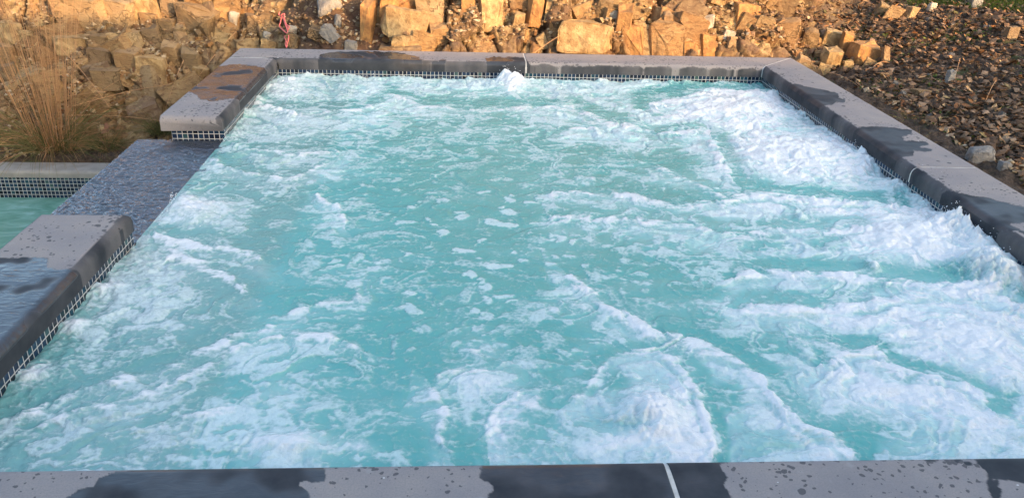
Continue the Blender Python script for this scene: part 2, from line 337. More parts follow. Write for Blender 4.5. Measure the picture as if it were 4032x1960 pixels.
sheet('patio', -9, 12, -14, -D-.34, -.446, mat_plain('patio_paving', (.30, .28, .26), (.38, .36, .33), .9, 2))['kind'] = 'structure'
# ---------------------------------------------------------------- spa: copings
WETP = [[(1090,232),(1170,240),(1250,240),(1262,215),(1305,205),(1400,203),(1476,203),(1583,209),(1651,226),(1668,243),(1754,235),(1758,243),(1677,252),(1680,262),(1700,310),(1090,310)],
 [(1910,230),(1943,224),(2060,226),(2084,247),(2156,252),(2173,277),(2180,310),(1905,310),(1930,270)],
 [(2450,272),(2490,264),(2520,268),(2600,272),(2700,280),(2700,310),(2430,310)],
 [(845,262),(862,262),(900,256),(980,255),(1042,268),(1100,290),(1120,300),(960,480),(925,425),(939,386),(838,400),(788,391),(755,363),(725,355)],
 [(745,525),(765,480),(775,470),(827,458),(850,480),(905,470),(940,440),(900,540)],
 [(-400,1013),(190,1013),(183,1055),(252,1060),(302,1053),(359,1074),(381,1060),(417,1024),(467,974),(482,916),(475,890),(462,886),(503,866),(515,830),(590,830),(560,1000),(0,1560),(-600,1900)],
 [(3090,335),(3107,329),(3151,335),(3213,349),(3263,358),(3300,369),(3302,386),(3330,394),(3325,402),(3286,404),(3274,414),(3224,416),(3190,391)],
 [(3358,506),(3431,497),(3526,503),(3588,514),(3590,528),(3554,539),(3560,551),(3655,562),(3657,570),(3621,578),(3669,590),(3666,598),(3599,595),(3593,612),(3543,620),(3504,615),(3431,565)],
 [(3699,740),(3728,742),(3780,762),(3785,758),(3838,771),(3920,788),(3977,802),(4060,825),(4200,900),(4060,875),(4015,878),(3972,883),(4006,895),(4060,925),(4015,914),(3929,893),(3900,883),(3776,811)],
 [(200,2060),(243,1960),(313,1926),(368,1910),(391,1883),(470,1852),(509,1840),(548,1810),(963,1790),(1252,1820),(1287,1848),(1276,1895),(1221,1903),(1182,1895),(1182,1910),(1221,1960),(1240,2080)],
 [(1894,1840),(1917,1790),(2016,1780),(2838,1780),(2853,1816),(2838,1832),(2861,1879),(2853,1910),(2885,1960),(2930,2080),(1900,2080),(1925,1960),(1949,1926),(1925,1895),(1886,1879)],
 [(3800,1760),(3855,1816),(3879,1848),(3894,1895),(3918,1879),(3957,1887),(4040,1905),(4200,1960),(4200,1740)],
 [(3890,1890),(3925,1890),(3950,1925),(3930,1965),(3905,1960),(3892,1925)], [(3645,1775),(3680,1775),(3686,1805),(3665,1822),(3640,1812)],
 [(3758,1785),(3775,1787),(3785,1805),(3770,1822),(3752,1812)], [(3798,1818),(3815,1817),(3822,1828),(3812,1835),(3796,1828)]]
def wetmask(x, y, z):
    n = fbm(x*26, y*26, 4, 31)
    u, v = plan2px(x, y, np.zeros_like(x)); sc = 3254/(np.hypot(x-CAM[0], y-CAM[1])+.3)*.012
    d = np.full(x.shape, -1e9)
    for p in WETP:
        P = np.array(p); 
        if P[:, 0].max() < u.min()-50 or P[:, 0].min() > u.max()+50: continue
        d = np.maximum(d, pip(u, v, p))
    return ss(-.6, .6, (d+n*sc*.9)/ (sc*.12)), n
def coping(parent, A, dirv, out, s0, s1, name='coping_stone', label=None, res=.005, round0=False, round1=False, nosewet=.022, m0=0, m1=0, glossy=.6, w=CW):
    # A: a point on the inner nose line; s runs along dirv; d runs along out. m0/m1: mitre slopes (ends move with d)
    r = NR; arc = [(r-r*math.sin(a), -r+r*math.cos(a)) for a in np.linspace(math.pi/2, 0, 9)]
    prof = [(0., -T+.003), (0., -(T+r)/2), *arc]
    k = int((w-r)/res); prof += [(r+(w-r)*i/k, 0.) for i in range(1, k+1)]
    prof += [(w, -.012), (w, -T)]; prof = np.array(prof); npf = len(prof)
    n = int((s1-s0)/res)+1
    t = np.linspace(0, 1, n)
    if round0 or round1:
        extra = np.array([0, .002, .006, .012, .020, .030])/(s1-s0); t = np.unique(np.concatenate([t, extra if round0 else [], 1-extra if round1 else []]))
    n = len(t); dd, tt = np.meshgrid(prof[:, 0], t); zz, _ = np.meshgrid(prof[:, 1], t)
    S = (s0+m0*dd)*(1-tt)+(s1+m1*dd)*tt; A = np.array(A, float); dv = np.array(dirv, float); ov = np.array(out, float)
    for flag, e in ((round0, S-s0), (round1, s1-S)):
        if flag:
            q = np.clip(e, 0, r); ze = -r+np.sqrt(np.maximum(r*r-(r-q)**2, 0)); zz = np.minimum(zz, np.where(zz > -.0001-r, np.minimum(zz, ze), zz))
    X = A[0]+dv[0]*S+ov[0]*dd; Y = A[1]+dv[1]*S+ov[1]*dd
    zz = zz+np.where(zz > -.001, .0012*fbm(X*12, Y*12, 3, 40), 0)
    wm, nz = wetmask(X, Y, zz)
    nose = ss(-.3, .3, (nosewet+.018*fbm(X*9, Y*9, 4, 44)-np.minimum(dd, NR)-np.maximum(0, zz+NR)*0)/.004)*ss(.5, .4, dd/w)*(zz < -.0008)
    wet = np.maximum(wm, nose*np.clip(.80+.5*fbm(X*6, Y*6, 4, 88), .45, 1)); gloss = np.clip(glossy*wm*ss(-.35, .1, fbm(X*5, Y*5, 3, 50))+.12, 0, 1)*(zz > -.02)
    spray = ss(-.3, .5, fbm(X*2.2, Y*2.2, 3, 60))+ss(.12, 0, dd)*.6
    V = np.stack([X, Y, zz], -1).reshape(-1, 3); nv = len(V)
    Fq = gridf(npf, n); cr = dv[0]*ov[1]-dv[1]*ov[0]
    fl = Fq[:, ::-1].copy() if cr > 0 else Fq
    # end caps: fans down to the underside
    caps = []; ring0 = list(range(npf)); ring1 = list(range((n-1)*npf, n*npf))
    o = mesh(name, V, fl, M_COP, parent, smooth=True, attrs={'wet': wet, 'gloss': gloss, 'spray': spray})
    bm = bmesh.new(); bm.from_mesh(o.data); bm.verts.ensure_lookup_table()
    for ring in (ring0, ring1):
        try: bm.faces.new([bm.verts[i] for i in ring])
        except ValueError: pass
    bmesh.ops.recalc_face_normals(bm, faces=bm.faces); bm.to_mesh(o.data); bm.free()
    if label: o['label'] = label
    return o
tub = tag(empty('hot_tub', (W/2, -D/2, -1.1)), 'large square stone-edged hot tub full of bubbling turquoise water', 'hot tub')
g = .004; XJ = 1.636; XF = 1.656; YJ = -2.05
coping(tub, (0, 0), (1, 0), (0, 1), -CW, XJ-g, label='left grey coping stone along the back edge with a brown wet patch', nosewet=.022)
coping(tub, (0, 0), (1, 0), (0, 1), XJ+g, W-g*1.4, m1=1, label='right mostly dry grey coping stone along the back edge', nosewet=.004)
coping(tub, (W, 0), (0, -1), (1, 0), g*1.4, -YJ-g, m0=-1, label='back coping stone of the right edge with two dark wet patches', nosewet=.034, glossy=.15)
coping(tub, (W, 0), (0, -1), (1, 0), -YJ+g, D+CW, label='front coping stone of the right edge', nosewet=.034, glossy=.25)
coping(tub, (0, 0), (0, -1), (-1, 0), g*2, -YE, label='coping stone at the back of the left edge, wet in the middle', round1=True, nosewet=.026, glossy=.95)
coping(tub, (0, 0), (0, -1), (-1, 0), -YF, D+CW, label='coping stone at the front of the left edge, half wet', round0=True, nosewet=.030, glossy=.9)
coping(tub, (0, -D), (1, 0), (0, -1), g, XF-g*1.3, label='left coping stone of the front edge', res=.0032, nosewet=.010, glossy=.35)
coping(tub, (0, -D), (1, 0), (0, -1), XF+g*1.3, W-g, label='right coping stone of the front edge, speckled with drops', res=.0032, nosewet=.010, glossy=.12)
def joint(p, q, w, prof=True):
    p = np.array(p); q = np.array(q); d = (q-p)/np.linalg.norm(q-p); nrm = np.array([-d[1], d[0]])*w/2
    V = []; Fc = []; L = np.linalg.norm(q-p)                      # p is on the nose side
    ts = [(0.0, -T+.003), (.0, -.035), (.004, -.02), (.012, -.009), (.028, -.0028), (.05, -.0006), (L*.5, -.0006), (L, -.0008), (L, -T+.003)]
    for s_, z in ts:
        j = .0008*math.sin(s_*90); c = p+d*s_+nrm*j
        V += [(*(c-nrm), z), (*(c+nrm), z)]
    for k in range(len(ts)-1): Fc.append((2*k, 2*k+1, 2*k+3, 2*k+2))
    mesh('mortar_joint', V, Fc, M_GROUT, tub)
joint((XJ, -.001), (XJ, CW), .012); joint((XF, -D+.001), (XF, -D-CW), .0125); joint((W-.001, YJ), (W+CW, YJ), .009)
joint((W-.001, -.001), (W+CW, CW), .011); joint((-.03, g), (-CW, g), .012); joint((.001, .0), (.001, .034), .012)
# tile bands (uv in tiles); wall bodies; basin
def band(p, q, ztop, rows, off=.3, parent=tub, mat=M_TILE, name='tile_band', nudge=(0, 0)):
    p = np.array(p, float)+nudge; q = np.array(q, float)+nudge; L = np.linalg.norm(q-p); z2 = ztop-(rows-off)*PT
    V = [(*p, ztop), (*q, ztop), (*q, z2), (*p, z2)]; UV = np.array([(0, off), (L/PT, off), (L/PT, rows), (0, rows)], float)
    UV[:, 1] = UV[:, 1]+0
    return mesh(name, V, [(3, 2, 1, 0)], mat, parent, uv=UV)
zt = -T+.002; ov = .003
band((0, ov), (W, ov), zt, 7, .12)
band((W+ov, 0), (W+ov, -D), zt, 7, .12); band((W, -D-ov), (0, -D-ov), zt, 7, .12)
band((-ov, -D), (-ov, YF-.012), zt, 7, .12); band((-ov, YE+.018), (-ov, 0), zt, 7, .12)
band((-CW+.044, YE+.017), (-ov+.002, YE+.017), zt, 3, .25)
box('wall', (-.30, .006, -1.9), (W+.30, .30, -T-.0005), M_BLOCK, tub); box('wall', (W+.006, -D-.3, -1.9), (W+.30, .003, -T-.0005), M_BLOCK, tub)
box('wall', (-.30, -D-.3, -1.9), (W+.003, -D-.006, -T-.0005), M_BLOCK, tub); box('wall', (-CW+.046, YE+.02, -1.9), (-.006, .003, -T-.0005), M_BLOCK, tub)
box('wall', (-.28, -D-.003, -1.9), (-.006, YF-.008, -T-.0005), M_BLOCK, tub); box('wall', (-.42, YF-.006, -1.9), (-.006, YE+.017, -.19), M_BLOCK, tub)
ZF = -1.05; ZB = -.55
sh = box('basin_floor', (-.004, -D-.004, ZF-.05), (W+.004, .004, ZF), M_PLASTER, tub)
for lo, hi in (((-.003, -D, ZF), (.50, 0, ZB)), ((.50, -.45, ZF), (W-.5, -.001, ZB)), ((W-.5, -D, ZF), (W+.003, 0, ZB)), ((.5, -D+.001, ZF), (W-.5, -D+.45, ZB))):
    box('bench', lo, hi, M_PLASTER, tub, .03)
for u, v in ((1560, 1020), (2590, 735)):
    c = atz(u, v, ZF)
    bm = bmesh.new(); bmesh.ops.create_cone(bm, cap_ends=True, segments=32, radius1=.12, radius2=.09, depth=.03); bmesh.ops.translate(bm, verts=bm.verts, vec=(c[0], c[1], ZF+.016)); frombm('drain_cover', bm, M_DRAIN, tub)
# spillway stone (lower than the coping) and the sheet of water running over it
box('spillway_stone', (-.437, YF-.004, -.20), (.004, YE+.0175, -.129), M_SPILL, tub, .008)
nx, ny = 150, 520; xs = np.linspace(-.446, .03, nx); ys = np.linspace(YF+.001, YE+.014, ny); X, Y = np.meshgrid(xs, ys)
Z = -.123+.0050*fbm(X*14+.6*perlin(Y*4, X*4), Y*34, 4, 70, .7)+.0045*fbm(X*34, Y*80, 3, 75); e = np.clip((-.43-X)/.016, 0, 1); Z = Z-e*.05
mesh('spillway_water', np.stack([X, Y, Z], -1).reshape(-1, 3), gridf(nx, ny), M_FILM, smooth=True)['kind'] = 'structure'
# ---------------------------------------------------------------- lower pool at the left
pool = tag(empty('swimming_pool', (-2.5, -2, -1.2)), 'lower swimming pool at the far left, its edge faced with small dark mosaic tiles', 'swimming pool')
PY = -.076; PZ = -.815
def rag(x): return .22+.05*math.sin(x*7)+.03*math.sin(x*19)
bm = bmesh.new(); n = 60; rows = []
for i in range(n+1):
    x = -6+(-.44+6)*i/n
    if i > 0 and x < -3: pass
    yb = .30
    rows.append([bm.verts.new(p) for p in ((x, PY, PZ), (x, PY, PZ+.030), (x, PY+.006, PZ+.042), (x, PY+.018, PZ+.048), (x, yb, PZ+.05), (x, yb, PZ-.02))])
for a, b in zip(rows, rows[1:]):
    for k in range(5): bm.faces.new((a[k], b[k], b[k+1], a[k+1]))
bmesh.ops.recalc_face_normals(bm, faces=bm.faces); frombm('coping_stone', bm, M_PCOP, pool)
band((-6, PY+.004), (-.30, PY+.004), PZ+.001, 16, .3, pool)
box('pool_floor', (-6, -9, -2.0), (-.46, PY, -1.93), M_PLASTER, pool)
def mat_poolwater():
    s = NT('pool_water'); c = s.coord(); n = s.noise(s.mapping(c, (1, 2, 1)), 3, 4, .6, .8)
    col = s.ramp(n, [(.35, (.12, .30, .22)), (.55, (.20, .40, .32)), (.68, (.32, .52, .48))])
    return s.bsdf(col, .06, s.bump(s.noise(s.mapping(c, (1, 2, 1)), 14, 3, .5, .5), .5, .012), IOR=1.33)
sheet('pool_water', -6, -.43, -9, PY+.002, PZ-.145, mat_poolwater())['kind'] = 'structure'
# ---------------------------------------------------------------- spa water
def spa_water():
    nx = 860; ys = [-D-.002]
    while ys[-1] < .001: ys.append(ys[-1]+.0034+.0030*(ys[-1]+D)/D)
    ys = np.array(ys); ys[-1] = .002; ny = len(ys); xs = np.linspace(-.002, W+.002, nx); X, Y = np.meshgrid(xs, ys)
    # swirling flow, traced backwards on a coarse grid
    cx = np.linspace(-.1, W+.1, 170); cy = np.linspace(-D-.1, .1, 210); QX, QY = np.meshgrid(cx, cy); tx = QX.copy(); ty = QY.copy()
    jets = [atz(u*1.5652, v*1.5652, ZW)[:2] for u, v in ((480,530),(700,225),(1290,215),(1850,275),(2010,390),(2290,610),(2450,850),(1640,1070),(720,1120),(300,800),(2250,1010))]
    for it in range(9):
        e = .01
        def psi(a, b): return .055*perlin(a*1.9, b*1.9, 11)+.030*perlin(a*4.1, b*4.1, 12)+.011*perlin(a*9, b*9, 13)
        vx = (psi(tx, ty+e)-psi(tx, ty-e))/(2*e); vy = -(psi(tx+e, ty)-psi(tx-e, ty))/(2*e)
        for j in jets:
            rx = tx-j[0]; ry = ty-j[1]; r = np.hypot(rx, ry)+.05; k = .05*np.exp(-(r/.5)**2)/r; vx += rx*k; vy += ry*k
        tx -= vx*.085; ty -= vy*.085
    def samp(G):
        fx = (X-cx[0])/(cx[1]-cx[0]); fy = (Y-cy[0])/(cy[1]-cy[0]); i = np.clip(fx.astype(int), 0, len(cx)-2); j = np.clip(fy.astype(int), 0, len(cy)-2); a = fx-i; b = fy-j
        return (G[j, i]*(1-a)+G[j, i+1]*a)*(1-b)+(G[j+1, i]*(1-a)+G[j+1, i+1]*a)*b
    AX = samp(tx); AY = samp(ty)
    wx = X+.035*perlin(X*3.3, Y*3.3, 14)+.014*perlin(X*9, Y*9, 15)+.006*perlin(X*26, Y*26, 18); wy = Y+.035*perlin(X*3.3, Y*3.3, 16)+.014*perlin(X*9, Y*9, 17)+.006*perlin(X*26, Y*26, 19)
    u, v = plan2px(wx, wy, ZW); u = u/1.5652; v = v/1.5652          # survey coordinates of the foam
    rowsY = [210, 290, 370, 450, 550, 650, 750, 850, 950, 1050, 1140]
    G = np.array([[9,9,9,9,9.5,9,7,7.5,7,7,7,8,8,7,7,7],[4,4,4,4,7,5,3.5,3,5,6,7,9,9,7,7,7],[5,5,5,5,6,4,2.5,2.5,3.5,6,3,8,9,9,7,7],[3,3,3,3,4,3,2.5,2.2,2.5,2.5,2,4,8,8,7,7],
      [8,8,8,7,3,3.5,2.5,1.5,2.5,4,4.5,6,6,9,9,7],[4,4,5,4,2,3.5,2.5,2.5,2.5,2,3,4,6,9,9,7],[5,5,6,4,1.5,2.5,2,2.2,3.5,4.5,3,6,7,7,8,8],[2,4,4.5,3,3,2.5,1.5,2.2,2.5,4,5.5,2.5,5,7,8,8],
      [3,3,4,5,4,2,2.5,5.5,3.5,5.5,6,4,5.5,8,8,9],[4,5,5,2.5,4,2,2,6,4,5,7,6,4,4,7,8],[4,4,4,4,7,3,2,6,5,6,7,6,6,5,6,7]])/10
    gu = np.clip((u-80)/161, 0, 14.999); gv = np.clip(np.interp(v, rowsY, range(11)), 0, 9.999); i = gu.astype(int); j = gv.astype(int); a = gu-i; b = gv-j
    base = (G[j, i]*(1-a)+G[j, i+1]*a)*(1-b)+(G[j+1, i]*(1-a)+G[j+1, i+1]*a)*b
    # filaments
    n1 = 1-np.abs(fbm(AX*1.7, AY*3.6, 5, 5, .6))*3.2; n2 = fbm(AX*3.6, AY*7.5, 5, 6, .6); n3 = fbm(X*11+.5*perlin(X*9, Y*9, 92), Y*19, 4, 7, .65); n4 = fbm(X*38, Y*38, 3, 27)
    fil = rank01(n1*.26+n2*.62+n3*.42+n4*.20)
    # loose patches of foam in the middle
    f1, f2, cid, _, _ = voro(X*9.5+.5*perlin(X*8, Y*8, 22)+.2*n4, Y*11+.5*perlin(X*8, Y*8, 23), .9, 9)
    mid = np.exp(-(((u-1180)/620)**2+((v-640)/330)**2)); patch = ss(.02, .16, (_H[cid, 2]*.50-.02)-f1+.16*n4+.12*n3)*(_H[cid, 3] > .22)*mid
    ST = [([(390,600),(480,620),(560,625),(650,650)],13,.9),([(430,640),(500,660),(570,700),(605,725)],17,.9),([(60,1030),(170,1000),(290,960),(400,920),(520,880),(620,840),(700,820)],14,.8),
     ([(120,1055),(260,1020),(380,980),(500,930),(590,880),(680,850),(740,845),(830,850),(900,870)],12,.75),([(400,1060),(500,1035),(600,1005)],18,.6),
     ([(1440,700),(1500,755),(1580,800),(1640,845),(1700,860),(1780,880),(1850,920),(1910,960),(1950,1010),(2010,1060),(2080,1110),(2130,1140)],16,1.),
     ([(1560,905),(1640,890),(1700,905),(1740,960),(1765,1010),(1770,1090),(1772,1140)],13,1.),([(1440,1000),(1490,960),(1530,920),(1590,900)],14,.7),
     ([(1070,985),(1090,940),(1180,930),(1250,930),(1290,900),(1200,880)],15,.6),([(1075,985),(1110,1030),(1130,1080),(1140,1145)],18,.8),([(1240,1110),(1250,1040),(1290,990),(1340,980),(1340,1020),(1290,1060)],20,.7),
     ([(1860,700),(1950,690),(2040,695),(2150,705),(2280,715),(2400,730),(2520,725)],13,1.),([(1900,775),(2050,775),(2200,760),(2330,725),(2430,730),(2576,790)],17,1.),
     ([(1380,490),(1500,490),(1600,500),(1700,520),(1820,515),(1880,490),(1980,500),(2100,510),(2250,520)],11,.9),([(1390,545),(1500,550),(1600,555),(1700,570),(1800,590),(1900,590),(2000,580),(2150,585)],12,.8),
     ([(1640,270),(1700,260),(1800,235),(1900,240)],16,.9),([(1790,370),(1800,410),(1830,440)],15,1.1),([(1650,420),(1700,440),(1760,470),(1830,500)],8,.8),
     ([(980,240),(1060,270),(1200,280),(1330,270),(1450,275),(1560,320)],8,.7),([(2080,900),(2180,880),(2250,940),(2330,960),(2420,980),(2480,1020)],13,.9),
     ([(520,400),(560,420),(620,440),(700,450)],7,.8),([(735,455),(800,420),(850,400)],10,.7),([(640,380),(760,390),(850,380)],7,.8),([(800,495),(840,520),(870,560)],8,.8),
     ([(740,790),(820,770),(890,765),(900,740)],10,.6),([(650,460),(700,470),(770,440)],7,.6),([(1450,330),(1560,310),(1640,340),(1750,330)],9,.7),([(650,260),(760,290),(900,280),(1000,250)],9,.7),
     ([(1450,450),(1490,430),(1500,460)],9,.6),([(1960,840),(2050,850),(2150,900),(2250,950)],14,.6),([(1500,800),(1440,770),(1380,790)],14,.5)]
    st = np.zeros(u.shape); crest = np.zeros(u.shape); tail = np.zeros(u.shape); cut = np.zeros(u.shape)
    for pts, w, amp in ST:
        amp = min(amp*1.15, 1.1); w = w*1.15
        P_ = np.array(pts); m = (u > P_[:, 0].min()-70) & (u < P_[:, 0].max()+70) & (v > P_[:, 1].min()-60) & (v < P_[:, 1].max()+60)
        r, sg = seg(u[m], v[m], pts, w); s_ = amp*np.exp(-r**2*np.where(sg < 0, 1.6, .75)); tl = amp*np.exp(-r*.42)*(sg > 0); tail[m] = np.maximum(tail[m], tl); cut[m] = np.maximum(cut[m], amp*np.exp(-((r-1.9)/1.1)**2)*(sg < 0)); st[m] = np.maximum(st[m], s_); crest[m] = np.maximum(crest[m], amp*np.exp(-r**2*.5))
    BL = [(480,530,95,32,1.),(1290,215,34,20,1.2),(700,225,80,25,.7),(1850,272,100,28,1.1),(2000,390,160,48,1.1),(2290,605,130,58,1.2),(2440,575,45,40,1.2),(2470,870,110,80,1.2),(1640,1050,46,42,1.2),(1640,1125,150,24,1.),
      (725,1125,90,30,1.),(330,790,120,50,.35),(890,1120,45,16,.7),(1200,960,80,55,.45),(1290,1095,60,50,.6),(2200,1020,190,40,.55),(2175,400,26,34,.9),(560,330,60,22,.5),(2120,300,60,30,.7),(2480,700,50,40,.8),(440,150,1,1,0)]
    bl = np.zeros(u.shape); mound = np.zeros(u.shape)
    for cx_, cy_, rx, ry, amp in BL: q = np.exp(-((((u-cx_)/rx)**2+((v-cy_)/ry)**2)**1.3)*.8); bl = np.maximum(bl, amp*q)
    for cx_, cy_, rx, ry, amp, hgt in ((480,535,95,36,1,.030),(1850,275,110,28,1,.035),(2010,395,150,45,1,.045),(2300,610,130,55,1,.045),(2470,870,120,80,1,.025),(1640,1090,110,60,1,.018),(700,1130,120,40,1,.018),(700,225,90,24,1,.020),(1290,225,50,16,1,.025)):
        mound = np.maximum(mound, hgt*np.exp(-(((u-cx_)/rx)**2+((v-cy_)/ry)**2)))
    hole = np.zeros(u.shape)
    for cx_, cy_, rx, ry in ((1700,405,75,26),(1750,492,85,16),(1700,800,110,36),(2130,1065,85,30),(1075,1085,55,75),(1335,850,60,45),(1500,625,75,30),(1190,520,100,36),(1300,1125,36,22),(2535,1015,40,26),(1100,850,70,55),(1220,610,110,30),(1900,610,70,20),(1960,870,60,24),(1830,1000,36,40),(1560,960,40,26),(560,960,90,24),(700,560,60,60),(560,720,70,40),(860,1000,70,30),(1480,380,70,22),(1240,440,90,30),(2080,610,50,20),(1740,740,110,20),(960,480,80,30),(1330,740,80,40),(1980,745,80,14),(1220,300,80,20)):
        hole = np.maximum(hole, np.exp(-((((u-cx_)/rx)**2+((v-cy_)/ry)**2)**1.5)*.7))
    tail = tail*ss(-.5, .3, fbm(X*5, Y*5, 3, 91)+.25)
    base = base*(1-.22*ss(.70, .95, base)); cov = np.clip(base*1.0*(1-.85*hole)*(1-.75*cut)*(1-.45*ss(.05, .35, st)*ss(.95, .5, st))*(1-.35*mid)+.55*tail*(1-st), 0, 1)
    foam = ss(-.42, .34, fil-(1-cov*.95)); foam = np.maximum(foam*.86*ss(.0, .5, cov+.25), patch*1.0)
    foam = np.maximum(foam, np.clip(st*(.62+.8*(fil-.35)+.55*n3), 0, 1)); foam = np.maximum(foam, np.clip(bl*(.80+.5*n2+.4*n3), 0, 1))
    # dark clear bands next to the crests
    aer = np.clip(.66*ss(.10, .85, cov)+.34*foam+.30*fbm(X*2.2+.3*n2, Y*4, 4, 33)+bl*.35+.25*tail, 0, 1)
    thick = np.clip(.12+.25*n2+.20*n3+.32*patch+.75*bl+.60*ss(.40, 1.0, st*(.75+.7*fil)+.35*n3)+.62*ss(.45, .95, cov)*ss(1300, 2000, u+.3*v)+.20*ss(.6, .9, cov), 0, 1)
    bench = ss(.60, .50, X+.03*n3)*.8
    # relief
    rip = .0085*fbm(AX*5, AY*5, 3, 41)+.0055*fbm(X*11+.4*perlin(X*7, Y*7, 43), Y*13, 3, 42)+.0022*fbm(X*36, Y*42, 3, 45)
    tur = .35+1.1*ss(.2, .8, cov); Z = ZW+rip*tur*1.5+mound*(1+.5*fbm(X*7, Y*7, 3, 47))+.003*foam+.0045*crest*(thick+.3)*(1+.8*n2)
    Z += .008*np.maximum(0, fbm(X*7, Y*7, 3, 48))*ss(.4, 1, thick)+.0035*(.35-np.abs(fbm(X*19, Y*19, 4, 49, .6)))*thick
    for (pu, pv, r, hgt) in ((1990,322,.035,.050),(2035,330,.040,.038),(2015,330,.14,.030),(3408,625,.028,.100),(3425,650,.09,.035),(3770,905,.08,.055),(3830,925,.06,.055),(3870,960,.10,.055),(3900,1050,.11,.05),(2580,1640,.085,.035),(620,800,.030,.05),(870,560,.025,.02),(1290,285,.06,.03),(1470,290,.03,.035),(1745,290,.04,.02),(3150,860,.02,.03),(3440,1060,.025,.03),(2380,320,.05,.02),(3300,520,.06,.03),(3860,1080,.07,.04),(1230,300,.08,.030),(1330,292,.07,.034),(1400,300,.09,.022),(1150,330,.07,.026),(1600,300,.08,.020),(1850,300,.07,.026),(2180,306,.09,.024),(2560,318,.10,.020),(2700,322,.08,.026),(2850,328,.07,.022),(1010,400,.05,.03),(960,450,.05,.025),(3050,375,.07,.025),(3180,450,.07,.028),(3330,540,.07,.028),(3560,740,.08,.028),(3650,800,.07,.03),(300,1290,.05,.02),(420,1140,.06,.022),(130,1480,.06,.02),(3960,1110,.09,.045)):
        c = atz(pu, pv, ZW); rr = np.hypot(X-c[0]+.35*r*n3+.5*r*n4, Y-c[1]+.4*r*n4)/r; Z += hgt*np.exp(-rr**1.6)*(1+.22*n4+.30*n3); foam = np.maximum(foam, .95*np.exp(-rr**2*.8)); thick = np.maximum(thick, .8*np.exp(-rr**2*.7))
    e0 = np.minimum(np.minimum(X, W-X), -Y); Z += ss(.22, 0, e0)*(.014*fbm(X*8, Y*8, 3, 141)+.007*fbm(X*24, Y*24, 2, 142))
    edge = np.minimum(np.minimum(X, W-X), np.minimum(-Y, Y+D)); Z = np.where(edge < .03, np.minimum(Z, -T+.01+edge*1.2), Z)
    fr = ss(.10, 0, Y+D); Z = np.minimum(Z, -.075)*fr+Z*(1-fr)
    lp = ss(.05, .0, X)*((Y > YF) & (Y < YE)); Z = Z*(1-lp)+np.minimum(Z, -.119)*lp
    # thin margin along the walls is clearer
    m = ss(.05, .0, edge+.02*n3)*.5*(1-.6*thick); foam = foam*(1-m)
    foam *= 1-.5*ss(.035, 0, X)*((Y > YF) & (Y < YE))
    o = mesh('spa_water', np.stack([X, Y, Z], -1).reshape(-1, 3), gridf(nx, ny), M_WATER, smooth=True, attrs={'foam': foam, 'aer': aer, 'thick': thick, 'bench': bench}); o['kind'] = 'structure'
    return X, Y, Z, thick
WX, WY, WZ, WT = spa_water()
# thrown droplets above the jets
bm = bmesh.new()
for (pu, pv, r, n) in ((2005,322,.10,80),(3408,610,.05,30),(3790,890,.10,60),(3900,1000,.13,30),(620,795,.05,40),(880,555,.05,36),(1470,285,.06,20),(2580,1600,.10,24),(3000,430,.25,40),(1740,290,.05,20),(3250,650,.25,30),(750,850,.2,30)):
    c = atz(pu, pv, ZW)
    for k in range(n):
        a = random.uniform(0, 6.28); q = r*random.random()**.6; x = min(max(c[0]+q*math.cos(a), .012), W-.012); y = min(c[1]+q*math.sin(a), -.012)
        j = int(np.argmin(abs(WY[:, 0]-y))); i = int(np.argmin(abs(WX[0]-x))); z = WZ[j, i]+.004+.05*random.random()**2.2*(1-q/r*.5)
        M_ = Matrix.Translation((x, y, z)) @ Euler((random.random()*3, random.random()*3, 0)).to_matrix().to_4x4() @ Matrix.Diagonal((1, 1, random.uniform(1, 2.2), 1))
        bmesh.ops.create_icosphere(bm, subdivisions=1, radius=random.uniform(.0007, .0021), matrix=M_)
s = NT('white_spray'); tag(frombm('water_droplets', bm, s.bsdf((.85, .88, .9), .15), smooth=True), 'fine white droplets thrown up over the bubbling jets', 'droplets', kind='stuff')
# ---------------------------------------------------------------- rocks
def rock_bm(w, d, h, seed, flat=.3, round_=0.):
    rg = random.Random(seed); bm = bmesh.new(); pts = []
    n = rg.choice((10, 12, 14))
    for sx in (-1, 1):
        for sy in (-1, 1):
            for sz in (-1, 1): pts.append(Vector((sx*rg.uniform(.30, .5), sy*rg.uniform(.30, .5), sz*rg.uniform(.34, .5))))
    for k in range(n-8):
        v = Vector((rg.gauss(0, 1), rg.gauss(0, 1), rg.gauss(0, 1))).normalized()*rg.uniform(.48, .58); pts.append(v)
    vs = [bm.verts.new(p) for p in pts]; r = bmesh.ops.convex_hull(bm, input=vs)
    bmesh.ops.delete(bm, geom=[e for e in r['geom_interior'] if isinstance(e, bmesh.types.BMVert)], context='VERTS')
    bmesh.ops.dissolve_limit(bm, angle_limit=.22, verts=bm.verts, edges=bm.edges)
    bmesh.ops.bevel(bm, geom=bm.edges[:], offset=.018+.05*round_, segments=1 if round_ < .3 else 3, affect='EDGES')
    bmesh.ops.triangulate(bm, faces=bm.faces); bmesh.ops.subdivide_edges(bm, edges=bm.edges, cuts=2 if w > .16 or w == 1 or round_ else 1, use_grid_fill=False)
    if round_ > .3: bmesh.ops.smooth_vert(bm, verts=bm.verts, factor=.6, use_axis_x=True, use_axis_y=True, use_axis_z=True); bmesh.ops.smooth_vert(bm, verts=bm.verts, factor=.6, use_axis_x=True, use_axis_y=True, use_axis_z=True)
    from mathutils import noise as mn
    o = Vector((seed*1.7 % 50, seed*.7 % 50, 0))
    for v in bm.verts:
        q = v.co; a = mn.noise(q*2.6+o)*.10+(abs(mn.noise(q*6+o))-.2)*.085*(1-round_*.8)+mn.noise(q*14+o)*.03*(1-round_*.8); v.co = q+q.normalized()*a
        v.co = Vector((v.co.x*w, v.co.y*d, v.co.z*h))
    return bm
